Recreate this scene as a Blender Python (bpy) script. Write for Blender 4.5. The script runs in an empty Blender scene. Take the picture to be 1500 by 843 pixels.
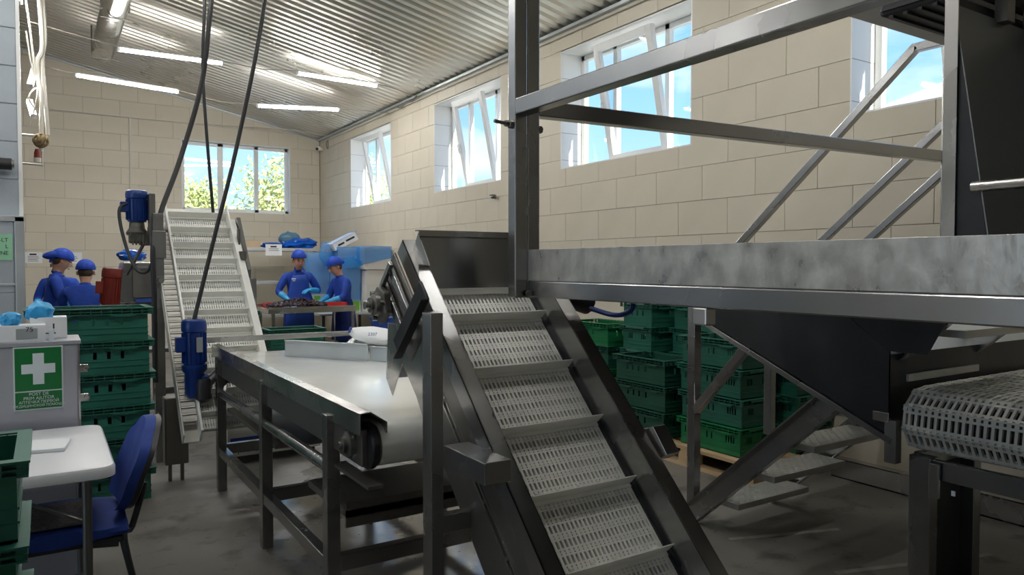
import bpy, bmesh, math, random
from mathutils import Vector, Matrix, noise
R = math.radians
scene = bpy.context.scene
col = scene.collection
random.seed(7)

# ------------------------------------------------------------------ camera, world, sun, exposure
cam_d = bpy.data.cameras.new('camera'); cam = bpy.data.objects.new('camera', cam_d); col.objects.link(cam)
cam_d.sensor_width = 36; cam_d.lens = 36*1075/1500; cam_d.clip_start = .02
cam.location = (0, 0, 1.45); cam.rotation_euler = (R(90)-math.atan(32.5/1075), 0, -R(32.5))
scene.camera = cam
scene.view_settings.view_transform = 'Standard'; scene.view_settings.look = 'None'
scene.view_settings.gamma = 1; scene.view_settings.exposure = 0.55
scene.view_settings.use_curve_mapping = False

w = bpy.data.worlds.new('sky'); scene.world = w; w.use_nodes = True
nt = w.node_tree; nt.nodes.clear()
def wn(t, **k):
    n = nt.nodes.new(t)
    for a, v in k.items(): setattr(n, a, v)
    return n
tc = wn('ShaderNodeTexCoord'); sx = wn('ShaderNodeSeparateXYZ'); nt.links.new(tc.outputs['Generated'], sx.inputs[0])
rp = wn('ShaderNodeValToRGB'); nt.links.new(sx.outputs['Z'], rp.inputs[0])
rp.color_ramp.elements[0].position = 0; rp.color_ramp.elements[0].color = (.62, .80, .98, 1)
rp.color_ramp.elements[1].position = .45; rp.color_ramp.elements[1].color = (.13, .36, .80, 1)
e = rp.color_ramp.elements.new(.2); e.color = (.32, .60, .95, 1)
mp = wn('ShaderNodeMapping'); mp.inputs['Scale'].default_value = (2.2, 2.2, 7); nt.links.new(tc.outputs['Generated'], mp.inputs[0])
nz = wn('ShaderNodeTexNoise'); nz.inputs['Scale'].default_value = 1.7; nz.inputs['Detail'].default_value = 6; nt.links.new(mp.outputs[0], nz.inputs[0])
cr = wn('ShaderNodeValToRGB'); cr.color_ramp.elements[0].position = .52; cr.color_ramp.elements[1].position = .74; nt.links.new(nz.outputs['Fac'], cr.inputs[0])
mx = wn('ShaderNodeMix', data_type='RGBA'); nt.links.new(cr.outputs[0], mx.inputs[0]); nt.links.new(rp.outputs[0], mx.inputs[6]); mx.inputs[7].default_value = (.95, .97, 1, 1)
bg = wn('ShaderNodeBackground'); bg.inputs['Strength'].default_value = 1.15; nt.links.new(mx.outputs[2], bg.inputs[0])
wo = wn('ShaderNodeOutputWorld'); nt.links.new(bg.outputs[0], wo.inputs[0])
sun_d = bpy.data.lights.new('sun', 'SUN'); sun_d.energy = 7.0; sun_d.angle = R(.6); sun_d.color = (1, .94, .82)
sun = bpy.data.objects.new('sun', sun_d); col.objects.link(sun); sun.rotation_euler = Vector((-.16, .80, -.62)).to_track_quat('-Z', 'Y').to_euler()

TUBE = 54.0      # emission of the LED tubes

# ------------------------------------------------------------------ materials
MAT = {}
def mat(name, color, rough=.5, metal=0., var=.0, vscale=6., bump=0., bscale=40., stretch=(1, 1, 1), color2=None, rvar=0., spec=.5, detail=4., trans=0.):
    if name in MAT: return MAT[name]
    m = bpy.data.materials.new(name); m.use_nodes = True; n = m.node_tree; b = n.nodes['Principled BSDF']
    b.inputs['Roughness'].default_value = rough; b.inputs['Metallic'].default_value = metal
    b.inputs['Specular IOR Level'].default_value = spec
    b.inputs['Base Color'].default_value = (*color, 1)
    t = n.nodes.new('ShaderNodeTexCoord'); mp = n.nodes.new('ShaderNodeMapping'); mp.inputs['Scale'].default_value = stretch
    n.links.new(t.outputs['Object'], mp.inputs[0])
    if var or color2 or rvar:
        z = n.nodes.new('ShaderNodeTexNoise'); z.inputs['Scale'].default_value = vscale; z.inputs['Detail'].default_value = detail
        n.links.new(mp.outputs[0], z.inputs[0])
        r = n.nodes.new('ShaderNodeValToRGB'); c2 = color2 or tuple(min(1, c*(1+var)) for c in color); c1 = color if color2 else tuple(c*(1-var) for c in color)
        r.color_ramp.elements[0].position = .35; r.color_ramp.elements[1].position = .65
        r.color_ramp.elements[0].color = (*c1, 1); r.color_ramp.elements[1].color = (*c2, 1)
        n.links.new(z.outputs['Fac'], r.inputs[0]); n.links.new(r.outputs[0], b.inputs['Base Color'])
        if rvar:
            q = n.nodes.new('ShaderNodeMapRange'); q.inputs['From Min'].default_value = .3; q.inputs['From Max'].default_value = .7
            q.inputs['To Min'].default_value = max(.03, rough-rvar); q.inputs['To Max'].default_value = rough+rvar
            n.links.new(z.outputs['Fac'], q.inputs['Value']); n.links.new(q.outputs[0], b.inputs['Roughness'])
    if bump:
        z2 = n.nodes.new('ShaderNodeTexNoise'); z2.inputs['Scale'].default_value = bscale; z2.inputs['Detail'].default_value = 3
        n.links.new(mp.outputs[0], z2.inputs[0])
        bp = n.nodes.new('ShaderNodeBump'); bp.inputs['Strength'].default_value = bump; bp.inputs['Distance'].default_value = .01
        n.links.new(z2.outputs['Fac'], bp.inputs['Height']); n.links.new(bp.outputs[0], b.inputs['Normal'])
    if trans:
        b.inputs['Alpha'].default_value = 1-trans
    MAT[name] = m; return m
def emit(name, color, s):
    m = bpy.data.materials.new(name); m.use_nodes = True; b = m.node_tree.nodes['Principled BSDF']
    b.inputs['Base Color'].default_value = (*color, 1); b.inputs['Emission Color'].default_value = (*color, 1); b.inputs['Emission Strength'].default_value = s
    MAT[name] = m; return m

BLOCK = [mat('block_cream', (.65, .595, .485), .5, var=.02, vscale=2.5, bump=.05, bscale=30), mat('block_pale', (.66, .605, .495), .5, var=.02, vscale=2.5, bump=.05, bscale=30),
         mat('block_warm', (.64, .585, .475), .5, var=.02, vscale=2.5, bump=.05, bscale=30)]
MORTAR = mat('joint_grey', (.27, .245, .20), .9)
PLASTER = mat('plaster', (.72, .70, .65), .6, var=.02)
CORR = mat('corrugated_sheet', (.74, .72, .65), .30, metal=.8, var=.04, vscale=.8, rvar=.05)
STEEL = mat('brushed_steel', (.37, .37, .37), .25, metal=.97, var=.05, vscale=3, stretch=(1, 1, 1), rvar=.05)
STEEL2 = mat('satin_steel', (.48, .47, .455), .24, metal=.95, var=.08, vscale=3, rvar=.08)
STEELD = mat('dark_steel', (.22, .21, .195), .42, metal=.85, var=.08, vscale=5, rvar=.06)  # darker, rougher steel tone
GALV = mat('galvanised_sheet', (.43, .425, .40), .36, metal=.6, color2=(.62, .61, .575), vscale=20, stretch=(1, 1, .7), rvar=.12, bump=.14, bscale=45, detail=6)
CHEQ = mat('chequer_plate', (.56, .56, .53), .42, metal=.6, var=.07, vscale=9)
GALVP = mat('galvanised_pale', (.55, .59, .61), .4, metal=.6, var=.06, vscale=5, rvar=.08)
CLAD = mat('partition_sheet', (.42, .47, .52), .45, metal=.35, var=.06, vscale=4, bump=.05)
IRON = mat('cast_iron', (.14, .135, .12), .5, metal=.6, var=.2, vscale=20, bump=.2)
BLACKSTEEL = mat('black_sheet', (.045, .046, .05), .38, metal=.6, var=.15, vscale=4)
RUBBER = mat('black_rubber', (.022, .022, .024), .45)
BELTW = mat('white_belt_plastic', (.82, .815, .77), .42, var=.03, vscale=9)
BELTG = mat('grey_belt_plastic', (.60, .585, .53), .45, var=.06, vscale=9)
PVC = mat('white_pvc_belt', (.80, .81, .78), .13, var=.02, vscale=3, rvar=.05)
WFRAME = mat('white_window_frame', (.82, .83, .82), .3)
BLUEP = mat('blue_motor_paint', (.007, .035, .20), .28, var=.15, vscale=8)
REDP = mat('red_motor_paint', (.20, .022, .014), .4, var=.12, vscale=8)
GREEN = mat('teal_crate_plastic', (.016, .125, .085), .42, var=.12, vscale=6)
GREEN2 = mat('dark_green_crate_plastic', (.012, .085, .055), .42, var=.12, vscale=6)
GREEN3 = mat('bright_green_crate_plastic', (.008, .17, .06), .42, var=.12, vscale=6)
BLUEC = mat('blue_crate_plastic', (.02, .07, .36), .45)
WOOD = mat('pallet_wood', (.42, .29, .155), .75, color2=(.55, .40, .24), vscale=8, stretch=(1, .15, 1), bump=.15)
TABLETOP = mat('table_plastic', (.72, .73, .76), .35, var=.02, vscale=4, bump=.03, bscale=160)
CABM = mat('cabinet_steel', (.46, .47, .52), .38, metal=.55, var=.05, vscale=2.5)
CHAIRB = mat('blue_chair_fabric', (.012, .045, .26), .75, var=.1, vscale=30, bump=.1, bscale=260)
SEATPAD = mat('brown_woven_pad', (.09, .075, .06), .85, color2=(.16, .135, .11), vscale=70, bump=.4, bscale=120)
UNIF = mat('blue_uniform', (.008, .055, .38), .75, var=.14, vscale=9, bump=.25, bscale=22)
UNIFD = mat('blue_apron', (.012, .07, .42), .6, var=.14, vscale=7, bump=.25, bscale=16)
PANTS = mat('dark_blue_cloth', (.008, .022, .16), .8, var=.1)
CAPB = mat('blue_cap_cloth', (.008, .06, .46), .7, var=.2, vscale=24, bump=.3, bscale=30)
SKIN = mat('skin', (.56, .31, .21), .5, var=.06, vscale=20)
HAIR = mat('hair', (.06, .035, .02), .6)
GLOVE = mat('glove_blue', (.035, .36, .72), .4, var=.12, vscale=20, bump=.2)
FILM = mat('blue_stretch_film', (.015, .30, .78), .12, var=.08, vscale=5, bump=1.0, bscale=22, trans=.64)
BAG = mat('blue_plastic_bag', (.006, .11, .55), .2, var=.3, vscale=9, bump=.7, bscale=16)
BAGC = mat('clear_plastic_bag', (.75, .80, .85), .15, bump=.7, bscale=16, trans=.55)
BOXW = mat('white_carton', (.70, .69, .65), .7, var=.03, vscale=3)
BOXK = mat('beige_carton', (.56, .42, .28), .75, var=.05)
PAPER = mat('paper', (.80, .82, .84), .7)
INK = mat('ink', (.02, .02, .025), .7)
INKB = mat('blue_ink', (.03, .06, .30), .7)
SIGNG = mat('sign_green', (.004, .16, .035), .4)
SIGNP = mat('sign_mint', (.30, .62, .40), .7)
SIGNW = mat('sign_white', (.66, .72, .74), .5)
PLUM = mat('dark_prune', (.012, .008, .014), .28, color2=(.05, .02, .03), vscale=30)
REDTRAY = mat('red_tray_plastic', (.60, .03, .03), .4)
CONDUIT = mat('pale_conduit', (.66, .63, .56), .5)
WIRE = mat('pale_wire', (.42, .39, .33), .6)
STRAW = mat('brown_coil', (.28, .20, .10), .8, var=.3, vscale=40)
LIME = mat('lime_label', (.20, .52, .05), .6)
TREEM = mat('leaf', (.48, .55, .20), .7, color2=(.78, .76, .36), vscale=2)
BARK = mat('bark', (.14, .10, .07), .9)
HOUSEW = mat('neighbour_wall', (.62, .55, .46), .8)
HOUSER = mat('neighbour_roof', (.72, .66, .66), .6)
GRASS = mat('outside_yard', (.60, .55, .46), .95, var=.08, vscale=.5)  # yard tone set pale so sunlight bounces onto the window reveals
LED = emit('led_tube', (1, .985, .95), TUBE)

def glass():
    m = bpy.data.materials.new('window_glass'); m.use_nodes = True; n = m.node_tree; n.nodes.clear()
    o = n.nodes.new('ShaderNodeOutputMaterial'); t = n.nodes.new('ShaderNodeBsdfTransparent'); t.inputs[0].default_value = (.95, .97, .97, 1)
    g = n.nodes.new('ShaderNodeBsdfGlossy'); g.inputs['Roughness'].default_value = .03
    x = n.nodes.new('ShaderNodeMixShader'); x.inputs[0].default_value = .05
    n.links.new(t.outputs[0], x.inputs[1]); n.links.new(g.outputs[0], x.inputs[2]); n.links.new(x.outputs[0], o.inputs[0])
    return m
GLASS = glass()

def floor_mat():
    m = bpy.data.materials.new('concrete_floor'); m.use_nodes = True; n = m.node_tree; b = n.nodes['Principled BSDF']; L = n.links.new
    t = n.nodes.new('ShaderNodeTexCoord')
    def nz(s, d=5): 
        z = n.nodes.new('ShaderNodeTexNoise'); z.inputs['Scale'].default_value = s; z.inputs['Detail'].default_value = d; L(t.outputs['Object'], z.inputs[0]); return z
    def ramp(src, p0, c0, p1, c1):
        r = n.nodes.new('ShaderNodeValToRGB'); r.color_ramp.elements[0].position = p0; r.color_ramp.elements[1].position = p1
        r.color_ramp.elements[0].color = (*c0, 1); r.color_ramp.elements[1].color = (*c1, 1); L(src, r.inputs[0]); return r
    a = ramp(nz(1.1).outputs['Fac'], .3, (.11, .10, .087), .7, (.185, .172, .152))
    s = ramp(nz(4.5, 6).outputs['Fac'], .56, (1, 1, 1), .68, (.42, .38, .34))
    k = ramp(nz(26, 3).outputs['Fac'], .66, (1, 1, 1), .72, (.5, .46, .42))
    m1 = n.nodes.new('ShaderNodeMix'); m1.data_type = 'RGBA'; m1.blend_type = 'MULTIPLY'; m1.inputs[0].default_value = 1; L(a.outputs[0], m1.inputs[6]); L(s.outputs[0], m1.inputs[7])
    m2 = n.nodes.new('ShaderNodeMix'); m2.data_type = 'RGBA'; m2.blend_type = 'MULTIPLY'; m2.inputs[0].default_value = 1; L(m1.outputs[2], m2.inputs[6]); L(k.outputs[0], m2.inputs[7])
    L(m2.outputs[2], b.inputs['Base Color'])
    # a wet patch of washing water under the belt table
    mp = n.nodes.new('ShaderNodeMapping'); mp.vector_type = 'POINT'; mp.inputs['Location'].default_value = (-1.9*.8, -3.6*.42, 0); mp.inputs['Scale'].default_value = (.8, .42, 0)
    L(t.outputs['Object'], mp.inputs[0])
    ln = n.nodes.new('ShaderNodeVectorMath'); ln.operation = 'LENGTH'; L(mp.outputs[0], ln.inputs[0])
    ad = n.nodes.new('ShaderNodeMath'); ad.operation = 'MULTIPLY_ADD'; L(nz(1.6).outputs['Fac'], ad.inputs[0]); ad.inputs[1].default_value = .9; L(ln.outputs['Value'], ad.inputs[2])
    wr = n.nodes.new('ShaderNodeMapRange'); wr.inputs['From Min'].default_value = 1.02; wr.inputs['From Max'].default_value = 1.35; wr.inputs['To Min'].default_value = .11; wr.inputs['To Max'].default_value = .62
    L(ad.outputs[0], wr.inputs['Value']); L(wr.outputs[0], b.inputs['Roughness'])
    b.inputs['Specular IOR Level'].default_value = .9
    bp = n.nodes.new('ShaderNodeBump'); bp.inputs['Strength'].default_value = .06; bp.inputs['Distance'].default_value = .01; L(nz(12).outputs['Fac'], bp.inputs['Height']); L(bp.outputs[0], b.inputs['Normal'])
    return m
FLOORM = floor_mat()

# ------------------------------------------------------------------ mesh helpers
BASE = {}      # world-space things: their base point
class MB:
    def __init__(s): s.v = []; s.f = []
    def add(s, vs, fs):
        k = len(s.v); s.v += [tuple(v) for v in vs]; s.f += [tuple(i+k for i in f) for f in fs]; return s
    def box(s, x0, x1, y0, y1, z0, z1, T=None):
        vs = [(x, y, z) for z in (z0, z1) for y in (y0, y1) for x in (x0, x1)]
        if T: vs = [T(v) for v in vs]
        return s.add(vs, [(0, 2, 3, 1), (4, 5, 7, 6), (0, 1, 5, 4), (2, 6, 7, 3), (0, 4, 6, 2), (1, 3, 7, 5)])
    def bar(s, p, q, a, b, up=(0, 0, 1)):           # rectangular tube from p to q, a wide across, b along up
        p = Vector(p); q = Vector(q); d = (q-p).normalized(); u = Vector(up)
        sd = d.cross(u)
        if sd.length < 1e-5: sd = d.cross(Vector((0, 1, 0)))
        sd.normalize(); u = sd.cross(d).normalized()
        vs = [c+sd*(i*a/2)+u*(j*b/2) for c in (p, q) for j in (-1, 1) for i in (-1, 1)]
        return s.add(vs, [(0, 2, 3, 1), (4, 5, 7, 6), (0, 1, 5, 4), (2, 6, 7, 3), (0, 4, 6, 2), (1, 3, 7, 5)])
    def cyl(s, p, q, r, n=16, r2=None):
        p = Vector(p); q = Vector(q); d = (q-p).normalized(); a = d.orthogonal().normalized(); b = d.cross(a); r2 = r if r2 is None else r2
        vs = [p+(a*math.cos(2*math.pi*i/n)+b*math.sin(2*math.pi*i/n))*r for i in range(n)]+[q+(a*math.cos(2*math.pi*i/n)+b*math.sin(2*math.pi*i/n))*r2 for i in range(n)]
        fs = [(i, (i+1) % n, n+(i+1) % n, n+i) for i in range(n)]+[tuple(range(n-1, -1, -1)), tuple(range(n, 2*n))]
        return s.add(vs, fs)
    def pipe(s, pts, r, n=8, smooth=6):
        pts = [Vector(p) for p in pts]
        if smooth and len(pts) > 2:
            out = []
            for i in range(len(pts)-1):
                p0 = pts[max(0, i-1)]; p1 = pts[i]; p2 = pts[i+1]; p3 = pts[min(len(pts)-1, i+2)]
                for k in range(smooth):
                    t = k/smooth
                    out.append(.5*((2*p1)+(p2-p0)*t+(2*p0-5*p1+4*p2-p3)*t*t+(3*p1-p0-3*p2+p3)*t**3))
            out.append(pts[-1]); pts = out
        k = len(s.v); a = None
        for i, p in enumerate(pts):
            d = (pts[min(i+1, len(pts)-1)]-pts[max(i-1, 0)]).normalized()
            a = d.orthogonal().normalized() if a is None else (a-d*a.dot(d)).normalized()
            b = d.cross(a)
            s.v += [tuple(p+(a*math.cos(2*math.pi*j/n)+b*math.sin(2*math.pi*j/n))*r) for j in range(n)]
        for i in range(len(pts)-1):
            for j in range(n): s.f.append((k+i*n+j, k+i*n+(j+1) % n, k+(i+1)*n+(j+1) % n, k+(i+1)*n+j))
        s.f.append(tuple(k+j for j in range(n-1, -1, -1))); m = k+(len(pts)-1)*n; s.f.append(tuple(m+j for j in range(n)))
        return s
    def prism(s, poly, ext):                         # closed polygon (3D points) extruded by a vector
        n = len(poly); e = Vector(ext); vs = [Vector(p) for p in poly]; vs += [v+e for v in vs]
        return s.add(vs, [tuple(range(n-1, -1, -1)), tuple(range(n, 2*n))]+[(i, (i+1) % n, n+(i+1) % n, n+i) for i in range(n)])
    def lathe(s, prof, c, n=20, axis=(0, 0, 1)):     # profile of (radius, height)
        ax = Vector(axis).normalized(); a = ax.orthogonal().normalized(); b = ax.cross(a); c = Vector(c); k = len(s.v)
        for r, h in prof: s.v += [tuple(c+ax*h+(a*math.cos(2*math.pi*j/n)+b*math.sin(2*math.pi*j/n))*r) for j in range(n)]
        for i in range(len(prof)-1):
            for j in range(n): s.f.append((k+i*n+j, k+i*n+(j+1) % n, k+(i+1)*n+(j+1) % n, k+(i+1)*n+j))
        s.f.append(tuple(k+j for j in range(n-1, -1, -1))); m = k+(len(prof)-1)*n; s.f.append(tuple(m+j for j in range(n)))
        return s
    def ball(s, c, sc, seg=14, rings=9, z0=-1, z1=1):
        a0 = math.asin(z0); a1 = math.asin(z1); prof = [(math.cos(a0+(a1-a0)*i/rings), math.sin(a0+(a1-a0)*i/rings)) for i in range(rings+1)]
        k = len(s.v)
        for r, h in prof: s.v += [(c[0]+sc[0]*r*math.cos(2*math.pi*j/seg), c[1]+sc[1]*r*math.sin(2*math.pi*j/seg), c[2]+sc[2]*h) for j in range(seg)]
        for i in range(rings):
            for j in range(seg): s.f.append((k+i*seg+j, k+i*seg+(j+1) % seg, k+(i+1)*seg+(j+1) % seg, k+(i+1)*seg+j))
        s.f.append(tuple(k+j for j in range(seg-1, -1, -1))); m = k+rings*seg; s.f.append(tuple(m+j for j in range(seg)))
        return s
    def mesh(s, name):
        me = bpy.data.meshes.new(name); me.from_pydata(s.v, [], s.f); me.update(); return me
    def build(s, name, m, parent=None, bevel=0, smooth=False, T=None):
        if T: s.v = [tuple(T(v)) for v in s.v]
        me = s.mesh(name); me.materials.append(m)
        bm = bmesh.new(); bm.from_mesh(me); bmesh.ops.recalc_face_normals(bm, faces=bm.faces); bm.to_mesh(me); bm.free()
        return obj(name, me, parent, bevel, smooth)
def obj(name, me, parent=None, bevel=0, smooth=False):
    o = bpy.data.objects.new(name, me); col.objects.link(o)
    if parent:
        o.parent = parent
        if parent.name in BASE: o.location = -BASE[parent.name]
    if smooth:
        for p in me.polygons: p.use_smooth = True
        try: me.set_sharp_from_angle(angle=R(40))
        except Exception: pass
    if bevel:
        b = o.modifiers.new('bevel', 'BEVEL'); b.width = bevel; b.segments = 2; b.limit_method = 'ANGLE'; b.angle_limit = R(40)
    return o
def thing(name, label, cat, loc=(0, 0, 0), group=None, world=True, rotz=0):
    o = bpy.data.objects.new(name, None); col.objects.link(o); o.location = loc; o.rotation_euler.z = rotz; o.empty_display_size = .1
    o['label'] = label; o['category'] = cat
    if group: o['group'] = group
    if world: BASE[o.name] = Vector(loc)
    return o
def tag(o, label, cat, group=None, kind=None):
    o['label'] = label; o['category'] = cat
    if group: o['group'] = group
    if kind: o['kind'] = kind
    return o
def struct(o, label=None):
    o['kind'] = 'structure'
    if label: o['label'] = label
    return o
def copy_tree(o, parent=None):
    c = o.copy(); col.objects.link(c); c.parent = parent
    for ch in o.children: copy_tree(ch, c)
    return c
def text(s, size, m, parent, loc, rot, align='CENTER', name='lettering', sx=1., ext=.0006):
    c = bpy.data.curves.new(name, 'FONT'); c.body = s; c.size = size; c.align_x = align; c.align_y = 'CENTER'; c.extrude = ext
    c.materials.append(m); tmp = bpy.data.objects.new(name, c); col.objects.link(tmp)
    dg = bpy.context.evaluated_depsgraph_get(); me = bpy.data.meshes.new_from_object(tmp.evaluated_get(dg)); bpy.data.objects.remove(tmp)
    me.materials.clear(); me.materials.append(m); me.name = name
    o = bpy.data.objects.new(name, me); col.objects.link(o); o.parent = parent
    o.location = Vector(loc)-(BASE[parent.name] if parent and parent.name in BASE else Vector()); o.rotation_euler = rot; o.scale.x = sx
    return o
def blob(name, c, sc, seed, amp, m, parent=None, sub=3, freq=2.2, flat=None):
    bm = bmesh.new(); bmesh.ops.create_icosphere(bm, subdivisions=sub, radius=1)
    for v in bm.verts:
        p = v.co.copy(); k = 1+amp*noise.noise(p*freq+Vector((seed*3.1, seed*1.7, seed)))+amp*.5*noise.noise(p*freq*2.7+Vector((seed, 5, 2)))
        p = p*k
        q = Vector((p.x*sc[0], p.y*sc[1], p.z*sc[2]))
        if flat is not None: q.z = max(q.z, flat)
        v.co = q+Vector(c)
    me = bpy.data.meshes.new(name); bm.to_mesh(me); bm.free(); me.materials.append(m)
    return obj(name, me, parent, 0, True)

# ------------------------------------------------------------------ room shell
XR, YB, ZC, SL = 4.8, 14.86, 4.024, .2117
def roof(x): return ZC+SL*(XR-x)
XL, YF = -7.0, -6.0
struct(MB().box(XL-.3, XR+.35, YF-.3, YB+.35, -.2, 0).build('floor', FLOORM), 'grey stained concrete floor with a wet patch')
tag(MB().box(-60, 80, -60, 90, -.5, -.21).build('outside_ground', GRASS), 'unseen yard outside the building, made pale to bounce light in', 'ground', kind='structure')
WINS = [(11.21, 13.08), (7.79, 9.64), (4.61, 6.54), (1.22, 3.11)]
WZ0, WZ1 = 2.505, 3.78
PITCH = .2965; Z0 = 1.717-PITCH*6
def wall_right():
    m = MB(); x0, x1 = XR+.012, XR+.34
    m.box(x0, x1, YF, YB+.34, 0, WZ0); m.box(x0, x1, YF, YB+.34, WZ1, roof(x1)-.03)
    ys = [YF]+[y for wdw in reversed(WINS) for y in wdw]+[YB+.34]
    for i in range(0, len(ys), 2): m.box(x0, x1, ys[i], ys[i+1], WZ0, WZ1)
    return m.build('wall_right', MORTAR)
WR = struct(wall_right(), 'cream block wall with tilt windows')
BW = (2.18, 4.19, 2.472, 3.80)
def wall_back():
    m = MB(); y0, y1 = YB+.012, YB+.34
    def pr(xa, xb, za, zb=None):
        pa = [(xa, y0, za), (xb, y0, za), (xb, y0, (zb if zb else roof(xb)-.02)), (xa, y0, (zb if zb else roof(xa)-.02))]
        m.prism(pa, (0, y1-y0, 0))
    pr(XL, BW[0], 0); pr(BW[1], XR+.012, 0); pr(BW[0], BW[1], 0, BW[2]); pr(BW[0], BW[1], BW[3])
    return m.build('wall_back', MORTAR)
WB = struct(wall_back(), 'cream block end wall with a three-pane window')
def cut(u0, u1, v0, v1, holes):
    rects = [(u0, u1, v0, v1)]
    for h in holes:
        out = []
        for a, b, c, d in rects:
            if b <= h[0] or a >= h[1] or d <= h[2] or c >= h[3]: out.append((a, b, c, d)); continue
            if a < h[0]: out.append((a, h[0], c, d))
            if b > h[1]: out.append((h[1], b, c, d))
            aa, bb = max(a, h[0]), min(b, h[1])
            if c < h[2]: out.append((aa, bb, c, h[2]))
            if d > h[3]: out.append((aa, bb, h[3], d))
        rects = out
    return [r for r in rects if r[1]-r[0] > .012 and r[3]-r[2] > .012]
G = .0021
full = {}
def blocks(parent, along, u0, u1, off, v_lo, v_hi, holes, top=None, bl=.5613):
    n = 0
    for row in range(40):
        za, zb = Z0+row*PITCH, Z0+(row+1)*PITCH
        if zb < v_lo+.01 or za > v_hi-.01: continue
        st = off+(bl/2 if row % 2 else 0); st -= math.ceil((st-u0)/bl)*bl
        while st < u1:
            a, b = max(st, u0), min(st+bl, u1); st += bl
            if b-a < .03: continue
            zt = min(zb, v_hi) if top is None else min(zb, max(top(a), top(b)))
            if zt-za < .03: continue
            rs = cut(a+G, b-G, max(za, v_lo)+G, zt-G, holes)
            if not rs: continue
            k = random.randrange(3); isfull = len(rs) == 1 and abs(rs[0][1]-rs[0][0]-bl+2*G) < 1e-4 and abs(rs[0][3]-rs[0][2]-PITCH+2*G) < 1e-4
            if isfull:
                key = (along, k)
                if key not in full:
                    m = MB(); d = bl/2-G; h = PITCH/2-G
                    (m.box(-d, d, 0, .013, -h, h) if along == 'x' else m.box(0, .013, -d, d, -h, h))
                    me = m.mesh('block'); me.materials.append(BLOCK[k]); full[key] = me
                o = obj('block', full[key], parent); uc = (a+b)/2; vc = (za+zb)/2
                o.location = (uc, YB+random.uniform(-.0008, .0008), vc) if along == 'x' else (XR+random.uniform(-.0008, .0008), uc, vc)
            else:
                m = MB()
                for (p, q, r, t) in rs: (m.box(p, q, YB, YB+.013, r, t) if along == 'x' else m.box(XR, XR+.013, p, q, r, t))
                me = m.mesh('block'); me.materials.append(BLOCK[k]); obj('block', me, parent)
            n += 1
    return n
hol = [(a, b, WZ0, WZ1) for a, b in WINS]
nb = blocks(WR, 'y', 1.9, YB, 6.446, 1.42, ZC-.02, hol)
m = MB().box(XR, XR+.013, YF, YB, 0, 1.42).box(XR, XR+.013, YF, 1.9, 1.42, WZ0).box(XR, XR+.013, YF, 1.22, WZ0, WZ1).box(XR, XR+.013, YF, 1.9, WZ1, ZC-.02)
m.build('block_courses', BLOCK[0], WR)
nb2 = blocks(WB, 'x', -.45, XR-.012, .608, 1.12, 6.0, [BW], top=lambda x: roof(x)-.03, bl=.575)
MB().box(-.45, XR, YB, YB+.013, 0, Z0+4*PITCH-G).build('block_courses', BLOCK[0], WB)
m = MB(); m.prism([(XL, YB, 0), (-.45, YB, 0), (-.45, YB, roof(-.45)-.03), (XL, YB, roof(XL)-.03)], (0, .013, 0)); m.build('block_courses', BLOCK[1], WB)
GY0, GY1, GZ = -1.0, 3.6, 3.4      # unseen opening added in the left wall to let skylight in
m = MB().box(XL-.2, XL, YF, GY0, 0, roof(XL)).box(XL-.2, XL, GY1, YB, 0, roof(XL)).box(XL-.2, XL, GY0, GY1, GZ, roof(XL))
struct(m.build('wall_left', PLASTER), 'plastered side wall with an opening added for skylight')
struct(MB().prism([(XL, YF, 0), (XR, YF, 0), (XR, YF, roof(XR)), (XL, YF, roof(XL))], (0, -.2, 0)).build('wall_front', PLASTER), 'plain plastered wall behind the camera')
def ceiling():
    p = .157; m = MB(); prof = []
    y = YF-.2
    while y < YB+.3:
        prof += [(y, 0), (y+p*.40, 0), (y+p*.52, .032), (y+p*.86, .032)]; y += p
    xs = (XL-.2, 5.24); k = len(prof)
    for x in xs:
        for yy, h in prof: m.v.append((x, yy, roof(x)-.0+h))
    for x in xs:
        for yy, h in prof: m.v.append((x, yy, roof(x)+.05+h*0))
    for i in range(k-1):
        m.f.append((i, i+1, k+i+1, k+i)); m.f.append((2*k+i, 3*k+i, 3*k+i+1, 2*k+i+1))
    return m.build('ceiling', CORR)
struct(ceiling(), 'corrugated metal ceiling sheet sloping to the window wall')
# eaves flashing and cove strip where ceiling meets the walls
struct(MB().box(XR-.05, XR, YF, YB, ZC-.045, ZC-.012).build('trim_1', GALVP), 'grey metal strip along the ceiling edge')
struct(MB().bar((XL, YB-.012, roof(XL)-.02), (XR, YB-.012, roof(XR)-.02), .02, .035).build('trim_2', GALVP), 'grey metal strip along the gable')
struct(MB().cyl((XR-.02, 4.0, ZC-.085), (XR-.02, 14.7, ZC-.085), .011, 8).build('trim_3', CONDUIT, smooth=True), 'thin pale conduit under the eaves')

for k, (p, q) in enumerate((((3.03, 2.62), (3.66, 2.40)), ((3.12, 2.06), (3.98, 1.78)))):
    struct(MB().bar((p[0], p[1], .0006), (q[0], q[1], .0006), .035, .001).build('floor_marking', mat('worn_floor_paint', (.34, .33, .31), .7, color2=(.24, .225, .2), vscale=9)), 'worn pale line painted on the floor, %s' % ('nearer the stairs', 'nearer the feed conveyor')[k])
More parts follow.
